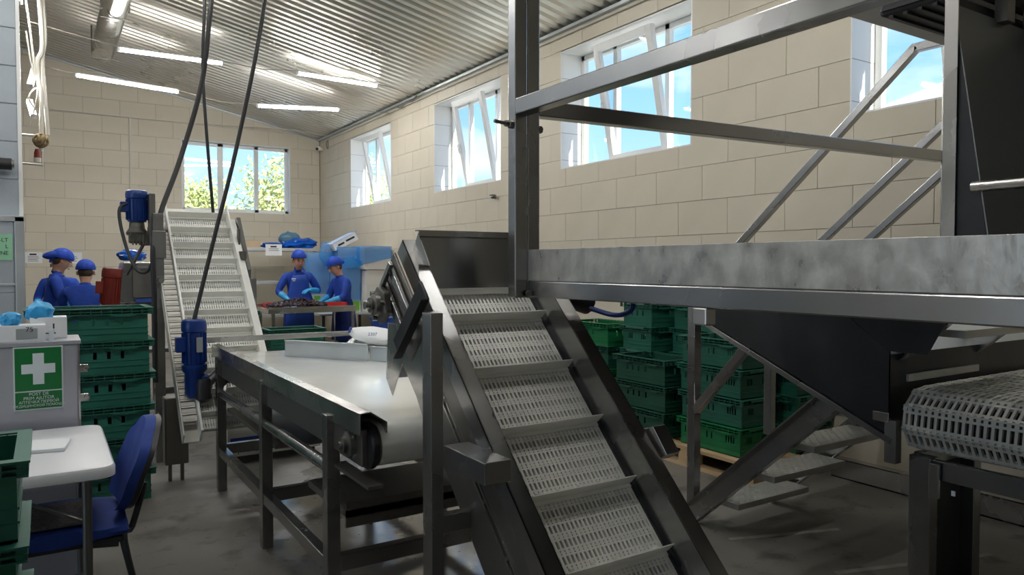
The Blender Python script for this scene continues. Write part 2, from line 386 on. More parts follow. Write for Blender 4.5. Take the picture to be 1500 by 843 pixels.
# windows in the right wall
def window_right(i, y0, y1):
    o = thing('window_%d' % i, 'white window with tilted sash in the block wall', 'window', (XR, y0, WZ0)); o['kind'] = 'structure'; del o['category']
    x0, x1 = XR, XR+.34; t = .012
    m = MB(); m.box(x0, x1, y0, y0+t, WZ0, WZ1).box(x0, x1, y1-t, y1, WZ0, WZ1).box(x0, x1, y0, y1, WZ1-t, WZ1).box(x0, x1, y0, y1, WZ0, WZ0+t)
    m.build('reveal', WFRAME, o)
    m = MB()
    for k in range(1, 5):
        z = Z0+PITCH*(math.ceil((WZ0-Z0)/PITCH)+k-1)
        if z < WZ1-.03: m.box(x0+.002, x0+.28, y1-t-.001, y1-t+.001, z-.002, z+.002)
    m.build('joint_line', MORTAR, o)
    fx0, fx1 = XR+.275, XR+.335; fw = .055; a, b, c, d = y0+t, y1-t, WZ0+t, WZ1-t
    m = MB(); m.box(fx0, fx1, a, a+fw, c, d).box(fx0, fx1, b-fw, b, c, d).box(fx0, fx1, a, b, c, c+fw).box(fx0, fx1, a, b, d-fw, d)
    W = b-a; s1, s2 = a+W*.30, a+W*.70
    m.box(fx0, fx1, s1-.03, s1+.03, c, d).box(fx0, fx1, s2-.03, s2+.03, c, d); m.build('window_frame', WFRAME, o, .004)
    MB().box(fx0+.028, fx0+.034, a+fw, s1-.03, c+fw, d-fw).build('pane', GLASS, o); MB().box(fx0+.028, fx0+.034, s2+.03, b-fw, c+fw, d-fw).build('pane', GLASS, o)
    # tilted middle sash, hinged along its foot and leaning into the room
    ang = R(11.5); piv = Vector((fx0-.004, 0, c+.02))
    def T(v):
        x, y, z = v[0]-piv.x, v[1], v[2]-piv.z
        return (piv.x+x*math.cos(ang)-z*math.sin(ang), y, piv.z+x*math.sin(ang)+z*math.cos(ang))
    e0, e1, g0, g1, q = s1-.045, s2+.045, c+.02, d-.025, .075
    m = MB(); m.box(fx0-.03, fx0+.03, e0, e0+q, g0, g1).box(fx0-.03, fx0+.03, e1-q, e1, g0, g1).box(fx0-.03, fx0+.03, e0+q, e1-q, g0, g0+q).box(fx0-.03, fx0+.03, e0+q, e1-q, g1-q, g1)
    s = m.build('sash', WFRAME, o, .004, T=T)
    MB().box(fx0-.003, fx0+.003, e0+q, e1-q, g0+q, g1-q).build('pane', GLASS, s, T=T)
    MB().box(fx0-.05, fx0-.03, e1-.045, e1-.025, (g0+g1)/2-.02, (g0+g1)/2+.02).box(fx0-.065, fx0-.05, e1-.045, e1-.028, (g0+g1)/2-.11, (g0+g1)/2+.015).build('window_handle', WFRAME, s, T=T)
    return o
wl = ['white tilt window in the block wall, nearest the far corner', 'white tilt window right of the small far-corner one', 'large white tilt window just right of the tall steel post', 'white window behind the stair handrail at the right edge']
for i, (a, b) in enumerate(WINS): window_right(i+1, a, b)['label'] = wl[i]
def window_back():
    o = thing('window_5', 'white three-pane window high in the end wall', 'window', (BW[0], YB, BW[2])); o['kind'] = 'structure'; del o['category']
    a, b, c, d = BW; t = .012; y0, y1 = YB, YB+.34
    MB().box(a, a+t, y0, y1, c, d).box(b-t, b, y0, y1, c, d).box(a, b, y0, y1, d-t, d).box(a, b, y0, y1, c, c+t).build('reveal', WFRAME, o)
    f0, f1, fw = YB+.13, YB+.19, .06; a += t; b -= t; c += t; d -= t; q1, q2 = a+.70, a+1.37
    m = MB(); m.box(a, a+fw, f0, f1, c, d).box(b-fw, b, f0, f1, c, d).box(a, b, f0, f1, c, c+fw).box(a, b, f0, f1, d-fw, d).box(q1-.05, q1+.05, f0, f1, c, d).box(q2-.04, q2+.04, f0, f1, c, d)
    m.build('window_frame', WFRAME, o, .004)
    for u, v in ((a+fw, q1-.05), (q1+.05, q2-.04), (q2+.04, b-fw)): MB().box(u, v, f0+.028, f0+.034, c+fw, d-fw).build('pane', GLASS, o)
    MB().box(q1-.012, q1+.012, f0-.03, f0, 3.05, 3.17).build('window_handle', WFRAME, o)
window_back()

# sheet-metal partition at the left
pw = MB(); pw.box(XL, -.16, 7.0, 7.1, 0, 4.6); P1 = struct(pw.build('wall_partition', CLAD), 'grey-blue sheet metal partition')
for k in range(9):
    z = 1.83+k*.295
    MB().box(-2.5, -.161, 6.992, 7.0, z+.006, z+.289).build('panel', CLAD, P1, .002)
MB().box(-.16, -.135, 6.985, 7.11, 0, 4.6).build('edge_strip', WFRAME, P1)
P2 = thing('cold_room_door', 'galvanised door with grey frame, under the partition panels', 'door', (-1.2, 6.9, 0))
MB().box(-1.7, -.19, 6.92, 6.985, .05, 1.80).build('door_leaf', CLAD, P2)
for k in range(6): MB().box(-1.68, -.2, 6.912, 6.92, .08+k*.29, .08+k*.29+.284).build('panel', CLAD, P2, .002)
MB().box(-.19, -.128, 6.90, 6.985, 0, 1.83).box(-1.76, -.128, 6.90, 6.985, 1.79, 1.835).box(-1.76, -.19, 6.905, 6.985, 1.29, 1.31).build('door_frame', GALVP, P2, .004)
sg = tag(MB().box(-.62, -.205, 6.906, 6.9105, 1.49, 1.69).build('paper_sign', SIGNP), 'mint green paper sign on the galvanised door', 'sign')
for k, (s, z) in enumerate((('-LT', 1.645), ('L', 1.595), ('PELINE', 1.545))): text(s, .042, INK, sg, (-.232, 6.9055, z), (R(90), 0, 0), 'RIGHT')
k = thing('wall_hook', 'black cylindrical fitting on the partition', 'fitting', (-.3, 6.99, 2.2))
MB().cyl((-.6, 6.92, 2.236), (-.2, 6.92, 2.236), .045, 14).build('body', RUBBER, k, smooth=True)
MB().cyl((-.2, 6.92, 2.236), (-.185, 6.92, 2.236), .034, 14).build('lens', STEEL2, k, smooth=True); MB().box(-.35, -.3, 6.92, 6.995, 2.22, 2.25).build('bracket', RUBBER, k)

# ------------------------------------------------------------------ outside
tag(MB().box(14, 24, -12, 8.6, -.2, 4.1).prism([(13.4, -12.5, 4.1), (13.4, -12.5, 4.3), (19, -12.5, 6.2), (24.6, -12.5, 4.3), (24.6, -12.5, 4.1)], (0, 21.4, 0)).build('neighbour_building', HOUSER), 'pale neighbouring building with a low roof outside the window', 'building')
def tree(x, y, h, r, seed, label):
    o = thing('tree', label, 'tree', (x, y, -.2), 'trees outside the end window')
    MB().pipe([(x, y, -.2), (x+.1, y, h*.4), (x-.05, y+.1, h*.75)], .14, 8).build('trunk', BARK, o, smooth=True)
    rnd = random.Random(seed); m = MB()
    for i in range(4200):
        d = Vector((rnd.gauss(0, 1), rnd.gauss(0, 1), rnd.gauss(0, 1))).normalized()*(rnd.random()**.45)
        k = .75+.5*noise.noise(d*2+Vector((seed, 0, 0)))
        c = Vector((x+d.x*r*k, y+d.y*r*k, h*.72+d.z*r*1.15*k)); a = Vector((rnd.gauss(0, 1), rnd.gauss(0, 1), rnd.gauss(0, 1))).normalized(); b = a.orthogonal().normalized(); s = rnd.uniform(.04, .10)
        m.add([c-a*s, c+b*s*.6, c+a*s, c-b*s*.6], [(0, 1, 2, 3)])
    f = m.build('foliage', TREEM, o); f['kind'] = 'stuff'
tree(5.9, 21.5, 4.4, 1.75, 1, 'yellow-green leafy tree behind the right panes of the end window')
tree(4.2, 25.5, 4.3, 1.5, 2, 'yellow-green leafy tree behind the middle pane of the end window')
tree(9.6, 25.5, 5.0, 1.9, 3, 'tall leafy tree farthest right behind the end window')

# ------------------------------------------------------------------ lamps, duct, ceiling fittings
def lamp(p, q, label):
    p = Vector(p); q = Vector(q); d = (q-p).normalized()
    o = thing('tube_lamp', label, 'lamp', (p+q)/2, 'LED tube lamps')
    m = MB(); m.bar(p, q, .055, .03); m.build('tube', LED, o)
    MB().bar(p+Vector((0, 0, .024)), q+Vector((0, 0, .024)), .06, .016).build('housing', WFRAME, o)
    MB().bar(p-d*.02, p, .06, .05).build('end_cap', WFRAME, o); MB().bar(q, q+d*.02, .06, .05).build('end_cap', WFRAME, o)
lamp((.40, 11.2, 3.93), (1.60, 11.2, 3.87), 'lit tube lamp hanging left of the end window, lower of two')
lamp((2.70, 11.2, 3.80), (3.90, 11.2, 3.88), 'lit tube lamp above the end window, near the far wall')
lamp((.82, 10.2, 4.085), (2.0, 10.2, 4.09), 'lit tube lamp beside the round ceiling duct')
lamp((3.0, 10.2, 4.10), (4.14, 10.2, 4.08), 'lit tube lamp nearest the window wall')
lamp((-.19, 9.2, 4.16), (-.19, 10.3, 4.50), 'lit tube lamp at the upper left beside the partition edge')
lamp((-.10, 9.9, 3.47), (-.045, 10.25, 3.78), 'short lit lamp beside the conduit bundle, upper')
lamp((-.115, 10.3, 3.36), (-.075, 10.0, 3.15), 'short lit lamp beside the conduit bundle, lower')
EXTRA_ROWS = [(y, x) for y in (6.1, 2.6) for x in (-4.6, -2.2, .2, 2.6)]  # extra unseen lamps, added to brighten the near half of the room
for i, (y, x) in enumerate(EXTRA_ROWS):
    lamp((x, y, 4.2), (x+1.2, y, 4.2), 'added tube lamp overhead, out of view, brightening the room')
for i, (y, pts, lab) in enumerate(((11.2, [(-.1, 4.02), (.4, 3.95), (1.0, 3.93), (1.6, 3.89), (2.2, 3.80), (2.7, 3.83), (3.3, 3.86), (3.9, 3.9), (4.78, 3.93)], 'thin sagging wire carrying the two far lamps'),
                              (10.2, [(-.1, 4.26), (.82, 4.12), (1.4, 4.11), (2.0, 4.12), (2.5, 4.09), (3.0, 4.13), (4.14, 4.11), (4.78, 4.0)], 'thin sagging wire carrying the two nearer lamps'))):
    tag(MB().pipe([(x, y, z) for x, z in pts], .006, 6).build('lamp_wire', WIRE), lab, 'wire')
tag(MB().pipe([(0, 14.82, 4.11), (1.3, 14.82, 4.10), (2.6, 14.82, 4.11), (4.0, 14.6, 4.12), (4.76, 14.3, 4.02)], .008, 6).build('wall_cable', CONDUIT), 'pale cable running across the end wall above its window', 'cable')
tag(MB().pipe([(1.33, 14.835, 4.1), (1.33, 14.835, 3.3), (1.32, 14.835, 2.2)], .014, 6).build('wall_conduit', CONDUIT), 'thin white vertical conduit on the end wall above the blue motor', 'conduit')
o = thing('ventilation_duct', 'round galvanised duct hanging under the ceiling', 'duct', (.78, 11.5, 4.5))
MB().lathe([(.13, 0), (.15, .02), (.15, 1.5), (.153, 1.51), (.153, 1.54), (.15, 1.55), (.15, 4.0)], (.78, 12.6, 4.62), 24, (0, -1, 0)).build('pipe', STEEL2, o, smooth=True)
for y in (12.3, 10.2): MB().box(.62, .64, y, y+.03, 4.55, 4.93).box(.92, .94, y, y+.03, 4.55, 4.86).box(.62, .94, y, y+.03, 4.455, 4.465).build('hanger', STEELD, o)
o = thing('conduit_bundle', 'bundle of pale conduits dropping beside the partition', 'conduit', (-.02, 10, 2.6))
for k, (pts, r) in enumerate((([(-.03, 10, 5.0), (.02, 10, 4.0), (-.03, 10, 3.75), (.0, 10, 3.3), (-.01, 10, 2.75)], .022), ([(.01, 10.03, 5.0), (.05, 10.03, 4.1), (.02, 10.03, 3.8), (.04, 10.03, 3.35), (.06, 10.03, 2.95)], .02),
                              ([(-.15, 10.05, 4.7), (-.09, 10.05, 4.1), (-.05, 10.05, 3.6)], .012), ([(-.13, 10.02, 4.1), (-.08, 10.02, 3.7), (.02, 10.02, 3.4), (-.02, 10.02, 3.05)], .009), ([(-.04, 9.98, 3.2), (-.12, 9.98, 3.35), (-.03, 9.98, 3.45), (-.1, 9.98, 3.05)], .008))):
    MB().pipe(pts, r, 8).build('conduit', CONDUIT, o, smooth=True)
MB().pipe([(-.4, 10.02, 2.93), (-.05, 10.02, 2.93)], .014, 6, 0).pipe([(-.4, 10.02, 2.615), (-.0, 10.02, 2.60), (0, 10.02, 2.9)], .014, 6, 0).build('support_pipe', CONDUIT, o)
m = MB()
for k in range(16):
    a = random.uniform(0, 6.3); t = random.uniform(-.9, .9); c = Vector((-.01, 9.97, 2.87)); u = Vector((math.cos(a), math.sin(a), t)).normalized(); v = u.orthogonal().normalized(); z = u.cross(v)
    m.pipe([c+(v*math.cos(i*.63)+z*math.sin(i*.63))*.075 for i in range(11)], .010, 5, 2)
tag(m.build('cable_coil', STRAW), 'ball of coiled brown cable on the conduit bundle', 'cable coil')
o = thing('alarm_sounder', 'small red alarm sounder under the cable coil', 'alarm', (-.045, 9.96, 2.62)); MB().lathe([(.035, 0), (.038, .05), (.024, .05+.001)], (-.045, 9.96, 2.62), 14).build('base', CONDUIT, o, smooth=True)
MB().lathe([(.035, 0), (.033, .06), (.022, .10)], (-.045, 9.96, 2.67), 14).build('dome', REDP, o, smooth=True)
o = thing('security_camera', 'small white security camera in the far corner', 'camera', (4.72, 14.7, 3.79))
MB().ball((4.70, 14.62, 3.80), (.05, .05, .05)).build('housing', WFRAME, o, smooth=True); MB().cyl((4.66, 14.59, 3.79), (4.645, 14.575, 3.785), .026, 12).build('lens', RUBBER, o); MB().bar((4.71, 14.64, 3.8), (4.8, 14.7, 3.8), .05, .05).build('mount', WFRAME, o)
for (y, z, s, lab) in ((14.3, 3.88, .07, 'loop of thin cable hanging from the eaves near the corner'),):
    tag(MB().pipe([(4.78, y, z+.06), (4.77, y-.05, z-.02), (4.78, y, z-.12), (4.77, y+.06, z-.03), (4.78, y+.02, z+.06)], .006, 6).build('cable_loop', STEELD), lab, 'cable')
tag(MB().pipe([(4.79, 10.9, 3.96), (4.75, 10.7, 3.93), (4.76, 10.5, 3.965), (4.77, 10.3, 3.95), (4.74, 10.1, 3.985)], .012, 6).build('cable_knot', STEELD), 'dark knotted cable end at the eaves above the wall', 'cable')
o = thing('wall_valve', 'small brass valve stub on the wall under a window', 'valve', (4.79, 7.92, 2.3))
MB().cyl((4.8, 7.92, 2.3), (4.74, 7.92, 2.3), .014, 8).cyl((4.75, 7.92, 2.3), (4.75, 7.84, 2.32), .012, 8).build('stub', IRON, o); MB().box(4.73, 4.77, 7.885, 7.955, 2.325, 2.337).build('lever', IRON, o)

# ------------------------------------------------------------------ modular belt pieces
def module(w, pitch, sp, th=.010, bar=.5):
    m = MB(); a = pitch
    for u0, u1 in ((0, .08), (.20, .31), (.80, .91)): m.box(0, w, u0*a, u1*a, -th, 0)
    n = int(w/sp); q = w/n
    for i in range(n+1):
        c = min(max(i*q, q*bar*.5), w-q*bar*.5)
        m.box(c-q*bar/2, c+q*bar/2, .31*a, .80*a, -th, 0)
        m.box(c-q*bar*.75, c+q*bar*.75, .08*a, .20*a, -th, .0006); m.box(c-q*bar*.75, c+q*bar*.75, .91*a, a, -th, .0006)
    return m
def flight(w, h, th=.004, gus=5):
    m = MB(); m.box(0, w, -th/2, th/2, 0, h)
    m.box(0, w, -.016, .016, 0, .005)
    for i in range(gus):
        x = w*(i+.5)/gus; m.prism([(x, th/2, 0), (x, .03, 0), (x, th/2, h*.75)], (.004, 0, 0))
    return m

def incline(parent, x0, x1, Y0, Zo, ulen, fl, fh, belt_mat, sp, ugap=0.):
    """belt modules and flights on a 45 degree slope; local (x,u,n)."""
    c = math.sqrt(.5); rot = R(45)
    me = module(x1-x0, .0509, sp).mesh('belt_module'); me.materials.append(belt_mat)
    k = 0; u = ugap
    while u < ulen:
        o = bpy.data.objects.new('belt_module', me); col.objects.link(o); o.parent = parent; o.rotation_euler = (rot, 0, 0)
        o.location = Vector((x0, Y0+u*c, Zo+u*c))-BASE[parent.name]; u += .0509; k += 1
    mf = flight(x1-x0+.004, fh).mesh('flight'); mf.materials.append(belt_mat)
    for u in fl:
        o = bpy.data.objects.new('flight', mf); col.objects.link(o); o.parent = parent; o.rotation_euler = (rot, 0, 0); o.location = Vector((x0, Y0+u*c, Zo+u*c))-BASE[parent.name]

# ------------------------------------------------------------------ near incline conveyor
def near_incline():
    c = math.sqrt(.5); Y0, Zo = 1.32, .10
    o = thing('incline_conveyor', 'steep steel incline conveyor with white flighted slotted belt in the foreground', 'conveyor', (1.48, 1.6, 0))
    def T(v): x, u, n = v; return (x, Y0+u*c-n*c, Zo+u*c+n*c)
    u1 = 1.80
    incline(o, 1.275, 1.70, Y0, Zo, u1, [1.603-.2545*k for k in range(7)], .05, BELTW, .0165)
    # head roll of the belt
    m = MB(); n = 14
    for i in range(9):
        a = R(-90+i*22); 
    MB().cyl(T((1.275, u1+.0, -.075)), T((1.70, u1+.0, -.075)), .072, 24).build('head_roll', BELTW, o, smooth=True)
    MB().box(1.26, 1.715, .0, 1.75, -.035, -.02).build('slide_bed', BLACKSTEEL, o, T=T)
    # left side rail: flat flange with webs
    MB().box(1.19, 1.252, -.05, 1.98, .066, .072).box(1.248, 1.252, -.05, 1.98, -.02, .072).box(1.19, 1.194, -.05, 1.98, .0, .072).build('side_rail', STEEL, o, T=T)
    MB().box(1.205, 1.212, -.05, 1.72, -.11, .0).build('side_web', STEELD, o, T=T)
    MB().box(1.199, 1.206, -.05, 1.55, -.103, -.097).box(1.196, 1.204, -.05, 1.55, -.122, -.114).build('edge_bead', STEEL2, o, T=T)
    MB().box(1.206, 1.211, -.05, 1.40, -.285, -.10).box(1.206, 1.72, -.05, 1.40, -.289, -.285).box(1.716, 1.72, -.05, 1.40, -.285, -.10).build('return_cover', STEELD, o, T=T)
    for k in range(7): MB().box(1.197, 1.206, .12+k*.2, .135+k*.2, -.128, -.10).build('clip', IRON, o, T=T)
    # right side plate with wide flange
    MB().box(1.718, 1.722, -.05, 1.90, -.11, .117).build('side_plate', STEEL, o, T=T)
    MB().box(1.718, 1.78, -.05, 1.90, .113, .118).box(1.776, 1.78, -.05, 1.90, .06, .118).build('side_flange', STEEL2, o, T=T)
    MB().box(1.70, 1.718, -.03, 1.72, -.006, .008).build('belt_guide', BLACKSTEEL, o, T=T)
    # hood at the head
    m = MB(); m.prism([(1.215, 2.575, 1.575), (1.70, 2.575, 1.575), (1.70, 2.56, 1.33), (1.215, 2.56, 1.33)], (0, .004, 0)); m.build('hood_plate', STEEL, o)
    MB().prism([(1.205, 2.55, 1.581), (1.71, 2.55, 1.581), (1.71, 2.585, 1.581), (1.205, 2.585, 1.581)], (0, 0, .004)).prism([(1.205, 2.55, 1.562), (1.71, 2.55, 1.562), (1.71, 2.55, 1.581), (1.205, 2.55, 1.581)], (0, .003, 0)).build('hood_lip', STEEL2, o)
    MB().prism([(1.213, 2.575, 1.575), (1.213, 2.48, 1.45), (1.213, 2.66, 1.46)], (.004, 0, 0)).build('hood_cheek', STEEL2, o)
    MB().prism([(1.70, 2.575, 1.575), (1.70, 2.38, 1.40), (1.70, 2.60, 1.33)], (.004, 0, 0)).build('hood_cheek', STEEL, o)
    MB().box(1.255, 1.66, 2.535, 2.555, 1.335, 1.36).build('wiper', BELTW, o)
    # discharge chute
    MB().prism([(1.2, 2.835, 1.21), (1.2, 2.862, .975), (1.2, 2.80, .912), (1.2, 2.70, 1.06), (1.2, 2.57, .945), (1.2, 2.50, .86), (1.2, 2.44, 1.2)], (.003, 0, 0)).build('chute_plate', STEEL2, o)
    MB().prism([(1.70, 2.84, 1.21), (1.70, 2.862, .975), (1.70, 2.80, .912), (1.70, 2.57, .93), (1.70, 2.44, 1.2)], (.003, 0, 0)).prism([(1.2, 2.84, 1.21), (1.7, 2.84, 1.21), (1.7, 2.862, .975), (1.2, 2.862, .975)], (0, .003, 0)).build('chute_back', GALVP, o)
    # drive end: tension plates, bearing, shaft
    MB().box(1.155, 1.165, 1.55, 1.95, -.16, .03).build('tension_plate', STEELD, o, .002, T=T)
    MB().box(1.135, 1.15, 1.60, 1.93, -.12, -.085).box(1.135, 1.15, 1.60, 1.93, -.03, .0).build('tension_guide', STEEL, o, .002, T=T)
    MB().box(1.118, 1.135, 1.88, 1.90, -.15, .03).build('end_tab', STEEL, o, .002, T=T)
    c0 = Vector((1.13, 2.705, 1.295)); ax = Vector((-1, 0, 0))
    MB().prism([tuple(c0+Vector((0, .075*math.cos(a), .075*math.sin(a)))) for a in [R(20+60*i) for i in range(6)]], (-.03, 0, 0)).build('bearing_block', IRON, o, .006)
    MB().lathe([(.045, 0), (.042, .02), (.03, .025), (.03, .035)], c0+Vector((-.03, 0, 0)), 20, ax).build('bearing_ring', STEELD, o, smooth=True)
    MB().cyl(c0, c0+Vector((-.085, 0, 0)), .017, 16).build('shaft', STEEL2, o, smooth=True)
    for a in (R(50), R(170), R(290)): MB().cyl(c0+Vector((-.028, .055*math.cos(a), .055*math.sin(a))), c0+Vector((-.045, .055*math.cos(a), .055*math.sin(a))), .012, 6).build('bolt', STEEL, o)
    MB().bar((1.10, 2.285, 1.365), (1.10, 2.515, 1.14), .012, .085, (0, 1, 1)).bar((1.085, 2.255, 1.335), (1.085, 2.485, 1.11), .03, .008, (0, 1, 1)).build('guard_channel', BLACKSTEEL, o, .002)
    # stand
    for x in (1.05, 1.728):
        MB().box(x, x+.045, 2.137, 2.202, 0, 1.295 if x < 1.4 else .86).build('leg', STEEL, o, .003)
        s = 1 if x < 1.4 else -1
        if s > 0: MB().box(x+.045, x+.14, 1.87, 2.137, .79, .86).build('bracket_arm', STEEL, o, .003)
    for z in (.16, .56): MB().box(1.095, 1.728, 2.15, 2.19, z, z+.06).build('cross_tube', STEEL, o, .003)
    MB().box(1.045, 1.10, 2.13, 2.21, 0, .012).build('foot_plate', STEELD, o)
    MB().prism([(1.79, 1.96, .86), (1.79, 1.89, .885), (1.79, 1.82, .80), (1.79, 1.87, .77)], (.06, 0, 0)).build('side_bracket', STEEL2, o, .002)
    # drive motor tucked under the platform on the far side
    MB().cyl((1.80, 2.46, 1.335), (1.95, 2.46, 1.29), .05, 16).build('motor', RUBBER, o, smooth=True)
    MB().pipe([(1.93, 2.42, 1.27), (1.98, 2.32, 1.245), (2.0, 2.24, 1.27), (1.98, 2.22, 1.33), (1.96, 2.24, 1.4)], .011, 8).build('motor_cable', BLUEP, o, smooth=True)
    return o
near_incline()

# ------------------------------------------------------------------ belt table
def belt_table():
    o = thing('belt_table', 'long white belt conveyor table on a steel frame', 'conveyor', (1.44, 3.8, 0))
    xa, xb, y0, y1 = .93, 1.96, 2.46, 5.17
    m = MB(); Rr = .078; zc = .87-Rr; prof = []
    for i in range(13): a = R(90+15*i); prof.append((2.53+Rr*math.cos(a), zc+Rr*math.sin(a)))
    for i in range(13): a = R(-90+15*i); prof.append((5.05+Rr*math.cos(a), zc+Rr*math.sin(a)))
    m.prism([(1.012, y, z) for y, z in prof], (.866, 0, 0)); m.build('belt', PVC, o, smooth=True)
    # left guard: outer face, flat top, inner slope
    pl = [(.93, .845), (.93, .925), (.972, .928), (1.035, .885), (1.035, .845), (1.031, .845), (1.031, .882), (.971, .923), (.934, .921), (.934, .845)]
    MB().prism([(x, y0, z) for x, z in pl], (0, y1-y0, 0)).build('side_guard', STEEL2, o, .0015)
    MB().prism([(xa+xb-x, y0+.35, z) for x, z in pl], (0, y1-y0-.35, 0)).build('side_guard', STEEL2, o, .0015)
    MB().bar((.90, 5.165, .955), (1.96, 5.14, .955), .03, .035).build('end_bar', STEEL2, o, .002)
    MB().box(.945, .96, 2.62, 5.15, .735, .86).box(1.925, 1.94, 2.62, 5.15, .735, .86).build('side_frame', STEELD, o)
    for x in (.915, 1.915):
        for y in (2.78, 3.80, 4.93): MB().box(x, x+.055, y, y+.055, 0, .865).build('leg', STEEL, o, .003)
        MB().cyl((x+.027, 2.80, .65), (x+.027, 4.95, .63), .026, 12).build('stretcher', STEEL, o, smooth=True)
        MB().box(x+.004, x+.05, 2.80, 4.95, .235, .29).build('stretcher', STEEL, o, .003)
    for y in (2.785, 3.805, 4.935): MB().box(.97, 1.915, y, y+.045, .235, .30).build('cross_tube', STEEL, o, .003)
    MB().box(1.0, 1.9, 2.80, 3.3, .44, .47).box(1.0, 1.9, 2.80, 2.812, .40, .50).build('drip_tray', STEELD, o)
    MB().box(.97, 1.9, 3.75, 4.9, .52, .54).build('drip_tray', STEELD, o)
    MB().box(1.06, 1.85, 2.66, 4.9, .70, .71).build('belt_support', STEELD, o)
    # front drum bearing and pulley
    c0 = Vector((.985, 2.53, zc))
    MB().lathe([(.02, 0), (.082, .004), (.086, .010), (.086, .028), (.079, .034), (.03, .034)], c0+Vector((.022, 0, 0)), 28, (-1, 0, 0)).build('pulley', RUBBER, o, smooth=True)
    MB().box(.952, .975, 2.50, 2.75, zc-.07, zc+.065).build('bearing_plate', STEELD, o, .003)
    MB().lathe([(.052, 0), (.048, .02), (.03, .026), (.03, .04)], (.952, 2.60, zc-.005), 20, (-1, 0, 0)).build('bearing', IRON, o, smooth=True)
    MB().cyl((.99, 2.60, zc-.005), (.90, 2.60, zc-.005), .015, 12).build('shaft', STEEL2, o, smooth=True)
    for a in range(4): MB().cyl((.952, 2.60+.062*math.cos(R(45+90*a)), zc-.005+.05*math.sin(R(45+90*a))), (.94, 2.60+.062*math.cos(R(45+90*a)), zc-.005+.05*math.sin(R(45+90*a))), .009, 6).build('bolt', STEEL2, o)
    MB().box(.945, 1.0, 2.42, 2.80, .66, .672).build('bearing_shelf', STEELD, o)
    MB().cyl((1.0, 5.05, zc), (.94, 5.05, zc), .085, 20).build('pulley', IRON, o, smooth=True)
    MB().bar((.95, 4.97, .70), (1.9, 4.97, .70), .02, .02).bar((.95, 4.9, .62), (1.0, 5.0, .78), .015, .015).build('brace_rod', STEEL2, o)
belt_table()
def guide(p, q, h, label, name='belt_guide_plate'):
    o = thing(name, label, 'guide', (p[0], p[1], .872))
    p = Vector(p); q = Vector(q); MB().bar(p+Vector((0, 0, h/2)), q+Vector((0, 0, h/2)), .004, h).build('plate', GALVP, o)
    MB().bar(p+Vector((0, 0, h)), q+Vector((0, 0, h)), .022, .004).bar(p+Vector((0, 0, h*.8)), q+Vector((0, 0, h*.8)), .008, .004).bar(p+Vector((0, 0, .006)), q+Vector((0, 0, .006)), .014, .008).build('fold', GALVP, o)
guide((1.29, 4.72, .872), (1.64, 4.19, .872), .10, 'folded galvanised guide plate standing on the white belt')
guide((1.66, 4.21, .872), (1.83, 3.95, .872), .085, 'second galvanised guide plate, against the foreground chute')
o = thing('flour_sack', 'white printed sack lying behind the guide plates', 'sack', (1.9, 4.9, .93))
blob('sack_body', (1.93, 4.75, .965), (.15, .42, .055), 4, .12, PAPER, o, flat=-.09)
m = MB()
for k in range(7): m.box(1.72+.018*k, 1.728+.018*k, 4.95, 4.953, .955, .99)
text('2307', .03, INKB, o, (1.80, 4.52, 1.0), (R(60), 0, R(-30)))
tag(MB().pipe([(1.83, 5.0, 1.0), (1.80, 4.93, 1.01), (1.78, 4.9, .985)], .009, 8).build('sack_tie', INKB), 'dark twisted tie on the white sack', 'tie')

# lower blue gear motor at the table's far end
def motor(o, c, r, h, m, fins=18, plate=True):
    c = Vector(c)
    MB().lathe([(r*.80, 0), (r*.86, h*.05), (r*.86, h*.72), (r*.98, h*.74), (r*1.0, h*.80), (r*1.0, h*.90), (r*.93, h*.97), (r*.75, h)], c, 28).build('motor_housing', m, o, smooth=True)
    f = MB()
    for i in range(fins):
        a = 2*math.pi*i/fins; d = Vector((math.cos(a), math.sin(a), 0)); f.bar(c+d*r*.90+Vector((0, 0, h*.06)), c+d*r*.90+Vector((0, 0, h*.71)), .005, r*.16, d)
    f.build('cooling_fins', m, o)
    MB().box(c.x-r*1.45, c.x-r*.7, c.y-r*.55, c.y+r*.4, c.z+h*.30, c.z+h*.62).build('terminal_box', m, o, .006)
    if plate: MB().box(c.x+r*.02, c.x+r*.5, c.y-r*1.02, c.y-r*.95, c.z+h*.3, c.z+h*.62).build('name_plate', GALVP, o)
o = thing('gear_motor', 'blue upright gear motor at the far corner of the belt table', 'motor', (.80, 5.12, .55))
motor(o, (.815, 5.13, .80), .078, .30, BLUEP)
MB().lathe([(.045, 0), (.062, .03), (.062, .16), (.078, .18), (.078, .215)], (.815, 5.13, .59), 24).build('gearbox', BLUEP, o, smooth=True)
MB().box(.80, .90, 5.08, 5.2, .60, .73).build('gearbox_flange', BLUEP, o, .008)
MB().cyl((.88, 5.10, .67), (.95, 5.08, .74), .03, 14).build('output_shaft', STEELD, o, smooth=True)
MB().lathe([(.03, -.02), (.05, 0), (.05, .10), (.04, .13)], (.86, 5.08, .585), 20).build('foot', RUBBER, o, smooth=True)

